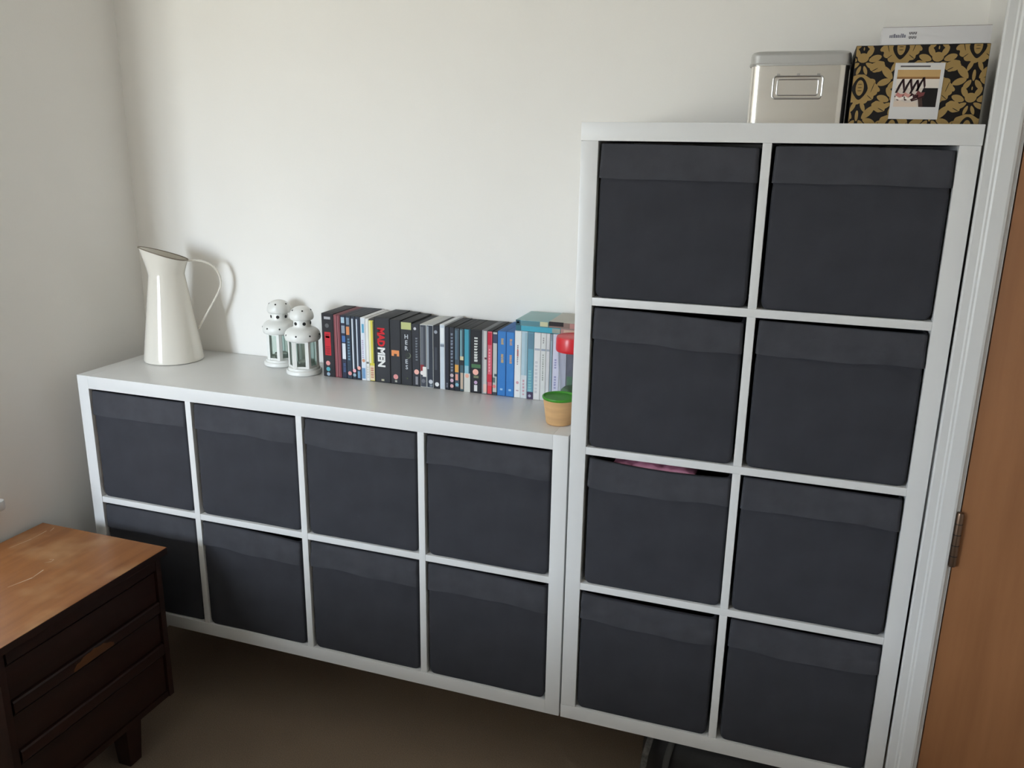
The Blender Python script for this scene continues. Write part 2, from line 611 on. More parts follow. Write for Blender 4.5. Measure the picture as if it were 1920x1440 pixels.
def fabric_box(name, label, x, z, cw, ch, seed, dx=0.0, sag=(0.0, 0.0, 0.0), rec=0.006, rz=0.0, wr=1.0):
    """x,z: inner lower left corner of the cell. sag: how far the top edge drops left / middle / right"""
    rnd = random.Random(seed)
    W, D, H = cw - 0.0105, 0.365, ch - 0.0055
    t = thing(name, (x + cw / 2 + dx, rec, z + 0.0003), label, 'storage box', 'charcoal fabric boxes in the shelf units', rz)
    ph = [rnd.uniform(0, 6.28) for _ in range(8)]

    def sagv(px):
        u = min(1, max(0, px / W + 0.5))
        a, b, c = sag
        s = a * (1 - u) * (1 - 2 * u) + b * 4 * u * (1 - u) + c * u * (2 * u - 1)
        return max(0.0, s)

    def shape(p, off=0.0, lim=None):
        px, py, pz = p
        h = pz / H
        if py < 0.02:
            bul = 0.0035 * math.sin(PI * min(1, max(0, px / W + 0.5))) * math.sin(PI * min(1, h * 0.95 + 0.02))
            bul += 0.0010 * math.sin(px * 22 + ph[0] + h * 3) * math.sin(h * 5 + ph[1])
            py -= bul
        pz -= sagv(px) * max(0, (h - 0.55) / 0.45)
        return (px, py, pz)
    # body: outside, over the rim, inside
    lv = [0.0, 0.002, 0.006, 0.012, 0.02, 0.04, 0.08, 0.12, 0.16, 0.20, 0.235, 0.255, 0.28, 0.30, H - 0.004, H]
    rings = []
    for zz in lv:
        ins = 0.0
        if zz < 0.020:
            q = (0.020 - zz) / 0.020
            ins = 0.012 * (1 - math.sqrt(max(0, 1 - q * q)))
        if zz > 0.25:
            ins += 0.0012
        w = W - 2 * ins
        ring = rr_ring(w, D - 2 * ins * 0.4, 0.007, zz)
        rings.append([shape((p[0], p[1] + ins * 0.4, p[2])) for p in ring])
    for zz in (H, H - 0.05, 0.05, 0.006):
        ring = rr_ring(W - 0.012, D - 0.012, 0.010, zz)
        rings.append([shape((p[0], p[1] + 0.006, p[2])) for p in ring])
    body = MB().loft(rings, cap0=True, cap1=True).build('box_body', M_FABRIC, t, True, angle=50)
    # folded-over cuff round the top with a wavy hem and creases
    z0 = H - 0.071
    rows = 9
    outer, inner = [], []
    for i in range(rows + 1):
        k = i / rows
        zz = z0 + (H - 0.0012 - z0) * k
        off = 0.0040 * (1 - k) + 0.0020
        ring = rr_ring(W - 0.0024 + 2 * off * 0.45, D + 2 * off * 0.25, 0.0075, zz)
        o, inn = [], []
        for p in ring:
            q = list(p)
            hem = (1 - k) * wr * (0.0022 * math.sin(q[0] * 17 + ph[2]) + 0.0016 * math.sin(q[0] * 41 + ph[3]))
            cr = 0.0
            if q[1] < 0.012:
                cr = wr * math.sin(PI * k) * (0.0018 * math.sin(q[0] * 34 + k * 5 + ph[4])
                                              + 0.0013 * math.sin(q[0] * 71 - k * 9 + ph[5])
                                              + 0.0006 * math.sin(q[0] * 133 + k * 12 + ph[6]))
                q[1] -= off + cr
            q[2] += hem
            s = shape((q[0], q[1], q[2]))
            o.append(s)
            sp = shape((p[0] * 0.985, p[1] * 0.98 + 0.004, q[2]))
            inn.append(sp)
        outer.append(o)
        inner.append(inn)
    MB().loft([inner[0]] + outer, cap0=False, cap1=False).build('cuff', M_CUFF_LIT, t, True, angle=60)
    return t


ordn = ['leftmost', 'second from left', 'third from left', 'rightmost']
low_cfg = {  # (row from top, col): dx, sag, rec, rz
    (0, 0): (-0.001, (0.001, 0.002, 0.001), 0.006, 0.0, 0.5),
    (0, 1): (0.001, (0.0, 0.001, 0.003), 0.006, 0.0, 1.0),
    (0, 2): (0.001, (0.0, 0.001, 0.001), 0.004, 0.0, 1.0),
    (0, 3): (0.001, (0.001, 0.003, 0.003), 0.004, 0.0, 0.9),
    (1, 0): (0.0, (0.001, 0.001, 0.002), 0.006, 0.0, 0.6),
    (1, 1): (-0.003, (0.0, 0.002, 0.011), 0.003, 0.0, 1.1),
    (1, 2): (0.0, (0.0, 0.001, 0.001), 0.004, 0.0, 1.1),
    (1, 3): (0.001, (0.0, 0.002, 0.007), 0.003, 0.0, 1.0),
}
desc_low = {
    (0, 0): 'charcoal fabric box, leftmost of the upper row of the low shelf unit',
    (0, 1): 'charcoal fabric box, second from left in the upper row of the low unit',
    (0, 2): 'charcoal fabric box, third from left in the upper row of the low unit',
    (0, 3): 'charcoal fabric box, rightmost of the upper row of the low shelf unit',
    (1, 0): 'charcoal fabric box behind the wooden chest, leftmost of the low unit\'s lower row',
    (1, 1): 'charcoal fabric box with drooping right corner, second in low unit\'s lower row',
    (1, 2): 'charcoal fabric box, third from left in the lower row of the low unit',
    (1, 3): 'charcoal fabric box, rightmost of the lower row of the low shelf unit',
}
sd = 11
for r in range(2):
    for c in range(4):
        dx, sag, rec, rz, wr = low_cfg[(r, c)]
        fabric_box('fabric_box', desc_low[(r, c)], PT + c * (cw_l + DV), HZ + PT + (1 - r) * (ch_l + DV),
                   cw_l, ch_l, sd, dx, sag, rec, rz, wr)
        sd += 7
tall_cfg = {
    (0, 0): (0.000, (0.0, 0.001, 0.005), 0.004, 0.0, 0.35),
    (0, 1): (0.002, (0.001, 0.000, 0.004), 0.004, 0.0, 0.3),
    (1, 0): (0.000, (0.0, 0.003, 0.010), 0.004, 0.0, 1.0),
    (1, 1): (0.002, (0.0, 0.002, 0.003), 0.003, 0.0, 0.8),
    (2, 0): (0.003, (0.003, 0.013, 0.008), 0.004, 0.0, 1.3),
    (2, 1): (0.001, (0.0, 0.002, 0.004), 0.003, 0.0, 0.8),
    (3, 0): (-0.001, (0.002, 0.008, 0.007), 0.002, 0.0, 1.2),
    (3, 1): (0.003, (0.0, 0.003, 0.002), 0.002, 0.0, 0.9),
}
rown = ['top row', 'second row from top', 'third row from top', 'bottom row']
for r in range(4):
    for c in range(2):
        dx, sag, rec, rz, wr = tall_cfg[(r, c)]
        if (r, c) == (2, 0):
            lb_ = 'charcoal fabric box with shiny pink fabric peeking out, tall unit, third row'
        else:
            lb_ = 'charcoal fabric box, %s of the tall shelf unit, %s column' % (rown[r], ('left', 'right')[c])
        fabric_box('fabric_box', lb_, X_T + PT + c * (cw_t + DV), HZ + PT + (3 - r) * (ch_t + DV),
                   cw_t, ch_t, sd, dx, sag, rec, rz, wr)
        sd += 7


def crumple(name, label, loc, lx, ly, lz, material, seed):
    """crumpled cloth lump: bumpy flattened dome"""
    rnd = random.Random(seed)
    nu, nv = 44, 16
    ph = [rnd.uniform(0, 6.28) for _ in range(8)]
    v, f = [], []
    for i in range(nu + 1):
        for j in range(nv + 1):
            a, b = i / nu, j / nv
            x = (a - 0.5) * lx
            y = b * ly
            e = math.sin(PI * a) ** 0.5 * math.sin(PI * b) ** 0.5
            z = lz * e * (0.64 + 0.22 * math.sin(a * 15 + ph[0] + b * 3) + 0.22 * math.sin(a * 37 + ph[1] - b * 14)
                          + 0.08 * math.sin(a * 61 + b * 23 + ph[2]))
            v.append((x, y, z))
    for i in range(nu):
        for j in range(nv):
            k = i * (nv + 1) + j
            f.append((k, k + nv + 1, k + nv + 2, k + 1))
    n = len(v)
    v += [(x, y, -0.02 if z > 0 else -0.02) for x, y, z in v]
    f += [tuple(reversed([q + n for q in q4])) for q4 in f[:nu * nv]]
    per = [i * (nv + 1) for i in range(nu + 1)] + [nu * (nv + 1) + j for j in range(1, nv + 1)] + \
          [i * (nv + 1) + nv for i in range(nu - 1, -1, -1)] + [j for j in range(nv - 1, 0, -1)]
    for i in range(len(per)):
        a, b = per[i], per[(i + 1) % len(per)]
        f.append((a, b, b + n, a + n))
    o = MB().add(v, f).build(name, material, None, True, angle=80)
    o.location = loc
    return tag(o, label, 'clothing')


zc = lambda r: HZ + PT + (3 - r) * (ch_t + DV) + ch_t - 0.0055
crumple('folded_garment', 'shiny pink fabric bulging from the tall unit\'s third-row left box',
        (X_T + PT + cw_t * 0.47, 0.0135, zc(2) - 0.0125), 0.19, 0.15, 0.0150, M_PINK, 3)
crumple('folded_garment', 'dull plum cloth edge above the tall unit\'s top left box',
        (X_T + PT + cw_t * 0.42, 0.013, zc(0) - 0.004), 0.15, 0.16, 0.0050, M_PLUM, 5)
crumple('folded_garment', 'dull red cloth edge above the tall unit\'s top right box',
        (X_T + PT + DV + cw_t * 1.66, 0.013, zc(0) - 0.005), 0.13, 0.16, 0.0062, M_PLUM, 8)

# ------------------------------------------------------------------ bedside chest of drawers at the left
CX0, CX1 = -0.078, 0.352
CY0, CY1 = -0.640, -0.128
CZ0, CZ1 = HZ - 0.122, HZ + 0.316
chest = thing('bedside_chest', (0, 0, 0), 'dark wooden three-drawer chest with a worn orange-brown top', 'chest of drawers')
# carcass: two sides with curved lower edge, back, bottom, rails
for y0, y1 in ((CY0, CY0 + 0.018), (CY1 - 0.018, CY1)):
    box('side_panel', (CX0, y0, CZ0), (CX1, y1, CZ1), M_MAHOG, chest, 0.0015)
box('back_panel', (CX0, CY0 + 0.018, CZ0), (CX0 + 0.010, CY1 - 0.018, CZ1), M_MAHOG, chest)
box('bottom_panel', (CX0 + 0.010, CY0 + 0.018, CZ0), (CX1 - 0.004, CY1 - 0.018, CZ0 + 0.018), M_MAHOG, chest)
box('chest_top', (CX0 - 0.001, -0.662, CZ1), (0.365, -0.112, CZ1 + 0.0185), M_MAHOG, chest, 0.0012)
box('top_veneer', (CX0, -0.661, CZ1 + 0.0184), (0.3642, -0.1128, CZ1 + 0.0195), M_TEAK, chest)
# scratches on the top


def scratch(pts, w):
    mb = MB()
    for (x0, y0), (x1, y1) in zip(pts[:-1], pts[1:]):
        d = Vector((x1 - x0, y1 - y0, 0)).normalized()
        nrm = Vector((-d.y, d.x, 0)) * w
        z = CZ1 + 0.0197
        a, b = Vector((x0, y0, z)), Vector((x1, y1, z))
        mb.add([a - nrm * 0.3, b - nrm, b + nrm, a + nrm * 0.3], [(0, 1, 2, 3)])
    return mb.build('scratch', M_SCRATCH, chest)


scratch([(0.150, -0.430), (0.166, -0.372), (0.158, -0.330)], 0.0014)
scratch([(0.128, -0.300), (0.140, -0.288), (0.136, -0.276), (0.126, -0.280)], 0.0009)
scratch([(-0.030, -0.270), (-0.020, -0.205), (-0.024, -0.150)], 0.0010)
scratch([(-0.012, -0.150), (-0.020, -0.128)], 0.0010)
scratch([(0.175, -0.640), (0.160, -0.565)], 0.0012)
drz = [(0.312, 0.186), (0.183, 0.055), (0.052, -0.100)]
for i, (zt, zb) in enumerate(drz):
    d = bpy.data.objects.new('drawer', None)
    d.location = (0, 0, HZ)
    d.parent = chest
    COL.objects.link(d)
    d0 = MB().box((CX1 - 0.020, CY0 + 0.022, zb), (CX1 - 0.006, CY1 - 0.022, zt - 0.040)).build('drawer_front', M_MAHOG, d, bevel=0.001)
    # full-width grip lip, overhanging, sloping in underneath
    prof = [(CX1 - 0.020, zt), (CX1 - 0.001, zt), (CX1 + 0.002, zt - 0.004), (CX1 + 0.002, zt - 0.030),
            (CX1 - 0.004, zt - 0.037), (CX1 - 0.020, zt - 0.0395)]
    y0, y1 = CY0 + 0.022, CY1 - 0.022
    MB().loft([[(x, y, z) for x, z in prof] for y in (y0, y1)]).build('grip_lip', M_MAHOG, d, True, angle=25)
    if i == 1:    # finish rubbed away by hands
        wv, wf = [], []
        for k in range(13):
            y = -0.450 + 0.130 * k / 12
            up = 0.006 + 0.020 * math.sin(PI * k / 12) ** 0.6 + 0.002 * math.sin(k * 2.3)
            wv += [(CX1 + 0.0024, y, zt - 0.030), (CX1 + 0.0024, y, zt - 0.030 + up)]
        for k in range(12):
            wf.append((2 * k, 2 * k + 2, 2 * k + 3, 2 * k + 1))
        MB().add(wv, wf).build('worn_patch', M_WORNLIP, d)
# tapered legs, set in under the body
for x, y in ((0.298, -0.262), (0.298, -0.506), (-0.03, -0.262), (-0.03, -0.506)):
    MB().loft([[(x + sx_ * s, y + sy_ * s, z) for sx_, sy_ in ((-1, -1), (1, -1), (1, 1), (-1, 1))]
               for s, z in ((0.021, 0.0), (0.029, CZ0 - 0.0))]).build('leg', M_MAHOG, chest, bevel=0.002)

# ------------------------------------------------------------------ enamel jug
ZL = HZ + L_H + 0.0004         # top of the low unit
ja = math.radians(35)
jug = thing('enamel_jug', (0.128, 0.257, ZL), 'tall cream enamel jug with flared spout and strap handle', 'jug', rz=ja)
NJ = 64
rings = []
prof = [(0.084, 0.0), (0.0872, 0.0015), (0.088, 0.005), (0.0876, 0.010)]
for k in range(1, 13):
    h = 0.010 + 0.253 * k / 12
    prof.append((0.0876 + (0.0517 - 0.0876) * k / 12, h))
for r, z in prof:
    rings.append([(r * math.cos(2 * PI * j / NJ), r * math.sin(2 * PI * j / NJ), z) for j in range(NJ)])


def collar(k, inset=0.0):
    out = []
    for j in range(NJ):
        a = 2 * PI * j / NJ
        c, s_ = math.cos(a), math.sin(a)
        s = (1 - c) / 2                         # 0 at the handle, 1 at the spout
        zr = 0.306 + 0.040 * s ** 1.15
        rx = 0.0645 + 0.008 * s ** 3
        ry = 0.0570 * (1 - 0.22 * s ** 2)
        kk = k ** 1.25
        r0 = 0.0517
        x = (r0 + (rx - r0) * kk) * c
        y = (r0 + (ry - r0) * kk) * s_
        z = 0.263 + (zr - 0.263) * k
        f = 1 - inset / r0
        out.append((x * f, y * f, z))
    return out


for k in (0.12, 0.25, 0.4, 0.55, 0.7, 0.85, 0.95, 1.0):
    rings.append(collar(k))
inner = [collar(1.0, 0.0014), collar(0.7, 0.0014), collar(0.3, 0.0014)]
inner.append([((0.0503) * math.cos(2 * PI * j / NJ), 0.0503 * math.sin(2 * PI * j / NJ), 0.262) for j in range(NJ)])
inner.append([(0.085 * math.cos(2 * PI * j / NJ), 0.085 * math.sin(2 * PI * j / NJ), 0.006) for j in range(NJ)])
MB().loft(rings + inner).build('jug_body', M_ENAMEL, jug, True, angle=45)
rp = collar(1.0)
rp = rp + rp[:2]
MB().tube([Vector(p) + Vector((0, 0, 0.0006)) for p in rp], 0.0017, n=6).build('rim', M_RIM, jug, True)
sp = [(0.0640, 0.304), (0.085, 0.3045), (0.107, 0.301), (0.123, 0.294), (0.136, 0.284), (0.146, 0.270), (0.1525, 0.254),
      (0.1545, 0.238), (0.1525, 0.222), (0.144, 0.204), (0.128, 0.176), (0.111, 0.148), (0.094, 0.119), (0.0785, 0.093)]
MB().tube([(x, 0, z) for x, z in sp], 0.0090, 0.0032, 10, side=(0, 1, 0)).build('handle', M_ENAMEL, jug, True)


# ------------------------------------------------------------------ lanterns
def lantern(loc, label, rz):
    t = thing('tealight_lantern', loc, label, 'lantern', 'white metal lanterns', rz)
    MB().lathe([(0.049, 0.0), (0.0515, 0.002), (0.0515, 0.010), (0.050, 0.0125), (0.046, 0.0135), (0.0455, 0.020), (0.0, 0.020)],
               48, cap0=True, cap1=False).build('base', M_LANTERN, t, True, angle=35)
    rp_ = 0.0425
    pts = [(rp_ * math.cos(PI / 6 + k * PI / 3), rp_ * math.sin(PI / 6 + k * PI / 3)) for k in range(6)]
    for k in range(6):
        a = PI / 6 + k * PI / 3
        b = MB()
        # V section post, bent along the corner
        d = [(-0.0030, -0.0082), (0.0022, 0.0), (-0.0030, 0.0082), (-0.0046, 0.0072), (-0.0003, 0.0), (-0.0046, -0.0072)]
        ring = []
        for z in (0.0195, 0.101):
            ring.append([(pts[k][0] + q[0] * math.cos(a) - q[1] * math.sin(a),
                          pts[k][1] + q[0] * math.sin(a) + q[1] * math.cos(a), z) for q in d])
        b.loft(ring)
        b.build('post', M_LANTERN, t)
    for k in range(6):
        p, q = Vector(pts[k] + (0,)), Vector(pts[(k + 1) % 6] + (0,))
        nrm = ((p + q) / 2).normalized()
        d = (q - p).normalized()
        a, b_ = p + d * 0.0062 - nrm * 0.0015, q - d * 0.0062 - nrm * 0.0015
        MB().loft([[a + Vector((0, 0, z)), b_ + Vector((0, 0, z)), b_ - nrm * 0.0012 + Vector((0, 0, z)),
                    a - nrm * 0.0012 + Vector((0, 0, z))] for z in (0.0205, 0.1005)]).build('pane', M_GLASS, t)
        # bottom and top rails of each window
        for z0, z1 in ((0.0200, 0.0255), (0.0955, 0.1010)):
            MB().loft([[p + Vector((0, 0, z)), q + Vector((0, 0, z)), q - nrm * 0.0012 + Vector((0, 0, z)),
                        p - nrm * 0.0012 + Vector((0, 0, z))] for z in (z0, z1)]).build('rail', M_LANTERN, t)
    roof = [(0.0, 0.1005), (0.0485, 0.1005), (0.0508, 0.1030), (0.0518, 0.109), (0.0514, 0.116), (0.0490, 0.1235), (0.0440, 0.1300),
            (0.0370, 0.1345), (0.0300, 0.1370), (0.0262, 0.1390), (0.0250, 0.142), (0.0250, 0.163), (0.0, 0.163)]
    ro = MB().lathe(roof, 48, cap0=False, cap1=False).build('roof', M_LANTERN, t, True, angle=50)
    top = [(0.0, 0.1605), (0.0315, 0.1605), (0.0335, 0.163), (0.0345, 0.168), (0.0338, 0.175), (0.0310, 0.183), (0.0260, 0.1900),
           (0.0190, 0.1950), (0.0100, 0.1982), (0.0, 0.199)]
    to = MB().lathe(top, 40, cap0=False, cap1=False).build('finial', M_LANTERN, t, True, angle=60)

    def holes(par, n, r, z, nr, nz, rad, ph=0.0):
        mb = MB()
        for k in range(n):
            a = ph + 2 * PI * k / n
            nv = Vector((nr * math.cos(a), nr * math.sin(a), nz)).normalized()
            c = Vector((r * math.cos(a), r * math.sin(a), z))
            u = nv.cross(Vector((0, 0, 1))).normalized()
            w = nv.cross(u)
            rim = [c + nv * 0.0007 + u * (rad * math.cos(2 * PI * j / 10)) + w * (rad * math.sin(2 * PI * j / 10)) for j in range(10)]
            back = [p - nv * 0.003 for p in rim]
            mb.loft([back, rim])
        mb.build('vent_holes', M_DARK, par)['kind'] = 'stuff'
    holes(ro, 8, 0.0508, 0.1180, 0.95, 0.25, 0.0026, 0.35)
    holes(to, 5, 0.0272, 0.1885, 0.65, 0.75, 0.0026, 0.5)
    holes(ro, 6, 0.0250, 0.1500, 1.0, 0.0, 0.0050, 0.45)
    c = thing('tealight_candle', (loc[0], loc[1], loc[2] + 0.0203), label.replace('white metal lantern', 'tealight inside the white lantern'), 'candle',
              'tealights in the lanterns')
    MB().lathe([(0.0185, 0.0), (0.019, 0.001), (0.019, 0.015), (0.0185, 0.0155), (0.018, 0.015), (0.018, 0.011), (0.0, 0.011)],
               28, cap0=True, cap1=False).build('cup', M_TEALIGHT, c, True)
    MB().lathe([(0.0178, 0.0108), (0.0178, 0.0125), (0.0, 0.0128)], 24, cap0=True, cap1=False).build('wax', M_WAX, c, True)
    return t


lantern((0.468, 0.330, ZL), 'white metal lantern standing further back, partly hidden, nearer the jug', -0.56)
lantern((0.5865, 0.2685, ZL), 'white metal lantern in front, touching the row of film cases', -0.157)

# ------------------------------------------------------------------ row of film cases
BLK, DGR, GRY, WHT = (18, 18, 21), (38, 40, 45), (120, 122, 128), (222, 222, 222)
YC = 0.2555                      # spine plane
G_ROW = 'film cases in the row on the low shelf unit'


def disc(cx, cz, r, n=12):
    return [(cx + r * math.cos(2 * PI * k / n), cz + r * math.sin(2 * PI * k / n)) for k in range(n)]


def film_case(x0, x1, h, case, spine, prints, label, name='film_case', depth=0.135, round_top=False, y=YC, cat='dvd'):
    w = x1 - x0 - 0.0004
    t = thing(name, (x0 + 0.0002, y, ZL), label, cat, G_ROW)
    cm = mat('case_%d_%d_%d' % case, lin(case), 0.5, spec=0.22)
    bv = 0.0035 if round_top else 0.0012
    box('case_body', (0, 0.0006, 0), (w, depth, h), cm, t, bv)
    sm = mat('spine_%d_%d_%d' % spine, lin(spine), 0.45, spec=0.25, noise=(40, 0.04))
    ins = 0.0012 if w < 0.02 else 0.0018
    box('spine', (ins, 0, 0.002), (w - ins, 0.002, h - 0.002), sm, t, 0.0)
    pm = MB()
    lay = [0]

    def put(poly, col):
        lay[0] += 1
        yy = -0.00012 - 0.00003 * (lay[0] % 8)
        pm.add([(p[0], yy, p[1]) for p in poly], [tuple(range(len(poly)))], col)
    for pr in prints:
        k = pr[0]
        if k == 'r':        # rectangle: fx0 fx1 fz0 fz1 colour
            _, a, b, c, d, col = pr
            put([(a * w, c * h), (b * w, c * h), (b * w, d * h), (a * w, d * h)], col)
        elif k == 'o':      # disc: fx fz radius colour
            _, a, c, r, col = pr
            put(disc(a * w, c * h, r), col)
        elif k == 't':      # word running down the spine: txt fx0 fx1 fz_top fz_bot colour bold
            _, txt, a, b, c, d, col, bold = pr
            v, f, tw, th = text_polys(txt, 1.0, bold)
            sx_ = (c - d) * h / tw
            sz_ = (b - a) * w / th
            pm.add([(a * w + q[1] * sz_, -0.0005, c * h - q[0] * sx_) for q in v], f, col)
        elif k == 'l':      # upright letter: txt fx fz size colour
            _, txt, a, c, s, col = pr
            v, f, tw, th = text_polys(txt, s, 0.0004)
            pm.add([(a * w - tw / 2 + q[0], -0.0005, c * h + q[1]) for q in v], f, col)
        elif k == 's':      # rows of tiny print: fx0 fx1 fz0 fz1 n colour
            _, a, b, c, d, n, col = pr
            rs = random.Random(n * 7 + int(x0 * 1e4))
            for i in range(n):
                z0 = c + (d - c) * i / n
                z1 = z0 + (d - c) / n * rs.uniform(0.5, 0.8)
                put([(a * w, z0 * h), (b * w * rs.uniform(0.85, 1), z0 * h), (b * w, z1 * h), (a * w, z1 * h)], col)
    if pm.f:
        pm.build('spine_print', M_PRINT, t)
    return t


PK, RED, ORG = (222, 150, 148), (190, 26, 40), (212, 136, 84)
H1 = 0.1845
rows = [
    # x0, x1, h, case, spine, prints, label
    (0.6592, 0.6984, 0.186, (26, 22, 28), (24, 20, 26),
     [('r', .22, .75, .91, .95, (170, 170, 175)), ('o', .45, .81, .0065, (90, 90, 92)), ('r', .22, .72, .34, .71, RED),
      ('s', .3, .64, .36, .69, 9, (150, 18, 32)), ('o', .42, .215, .007, PK), ('o', .42, .12, .0066, (90, 170, 185)),
      ('o', .42, .04, .0055, (150, 170, 190))], 'thick black box set with red spine panel, at the lantern end of the row'),
    (0.6984, 0.7086, H1, (120, 62, 68), (132, 66, 72), [('r', .55, .95, .02, .98, (150, 92, 98))], 'slim maroon case next to the black box set with red panel'),
    (0.7086, 0.7211, H1, (110, 50, 58), (126, 58, 66), [('r', .1, .3, .02, .98, (152, 100, 106)), ('r', .8, 1, .0, 1, (60, 30, 40))],
     'slim maroon case, right one of the two maroon cases'),
    (0.7211, 0.7369, H1, (34, 34, 48), (40, 44, 66),
     [('r', .1, .8, .88, .97, (165, 190, 205)), ('r', .15, .85, .72, .84, (140, 150, 165)), ('r', .2, .9, .58, .68, (70, 110, 170)),
      ('r', .2, .9, .31, .56, (214, 220, 228)), ('s', .3, .8, .1, .25, 6, (70, 90, 130))], 'dark blue film case with pale blocks and a white lower label'),
    (0.7369, 0.7540, H1, (36, 40, 50), (40, 54, 70),
     [('r', .15, .7, .86, .97, (120, 140, 160)), ('r', .1, .7, .70, .83, ORG), ('s', .3, .7, .3, .66, 8, (96, 128, 150)), ('o', .55, .09, .006, PK)],
     'dark teal film case with an orange picture near the top'),
    (0.7540, 0.7684, H1, (34, 38, 46), (36, 46, 62), [('r', .15, .5, .16, .96, (196, 204, 214)), ('o', .5, .14, .0055, (236, 175, 185)), ('o', .5, .07, .005, (150, 175, 190))],
     'dark blue film case with one white stripe, left of a similar case'),
    (0.7684, 0.7840, H1, (34, 38, 46), (34, 44, 64), [('r', .1, .4, .2, .96, (186, 196, 210)), ('o', .5, .19, .0056, (232, 165, 155)), ('r', .2, .7, .03, .14, (110, 150, 180))],
     'dark blue film case with one white stripe, touching a white case'),
    (0.7840, 0.7997, 0.183, WHT, (214, 222, 232), [('r', .3, .75, .76, .90, (90, 160, 195)), ('s', .2, .6, .36, .66, 9, (185, 175, 200)), ('o', .5, .32, .005, (206, 150, 120)),
                                                 ('r', .1, .8, .03, .2, (110, 150, 190))], 'white film case with a small blue title patch'),
    (0.7997, 0.8107, 0.181, (210, 210, 208), (226, 226, 222), [('r', .1, .8, .28, .31, (110, 110, 105)), ('s', .2, .7, .05, .25, 5, (205, 200, 190))], 'slim white film case beside the yellow one'),
    (0.8107, 0.8275, 0.179, (60, 60, 60), (212, 200, 72), [('r', 0, .35, .3, .98, (232, 228, 180)), ('r', 0, .9, .02, .26, (224, 205, 170)), ('s', .2, .8, .06, .24, 5, (190, 130, 110)),
                                                           ('r', .75, 1, .3, .98, (90, 88, 60))], 'yellow film case in the row'),
]
for r_ in rows:
    film_case(*r_)
# wide boxed set, red and white lettering running down the spine
film_case(0.8275, 0.8766, 0.1870, (32, 33, 36), (38, 39, 44),
          [('t', 'MAD', .20, .68, .845, .560, (205, 18, 32), 0.05), ('t', 'MEN', .20, .68, .545, .245, (226, 226, 224), 0.05),
           ('r', .40, .58, .025, .055, (180, 176, 150))], 'wide black box set with large red and white letters down its spine', 'box_set', round_top=True)
film_case(0.8766, 0.9096, 0.1845, (36, 36, 38), (38, 39, 44),
          [('r', .12, .84, .44, .53, (222, 140, 84)), ('r', .35, .62, .43, .475, (60, 44, 40)), ('o', .48, .115, .0075, PK), ('r', .4, .6, .03, .06, (170, 170, 160))],
          'black box set with one orange patch mid-spine', 'box_set')
film_case(0.9096, 0.9439, 0.182, (40, 40, 40), (32, 34, 40),
          [('r', .06, .96, .88, .99, (186, 190, 130)), ('l', 'H', .52, .735, .017, (186, 190, 196)), ('l', 'E', .52, .645, .017, (186, 190, 196)), ('l', 'R', .52, .555, .017, (186, 190, 196)),
           ('o', .66, .475, .0085, (104, 112, 92)), ('o', .60, .48, .0078, (40, 46, 44)), ('l', 'E', .52, .345, .017, (186, 190, 196)), ('l', 'S', .52, .255, .017, (186, 190, 196)),
           ('r', .5, .6, .1, .12, (90, 100, 50))], 'black box set with pale yellow top band and stacked letters', 'box_set')
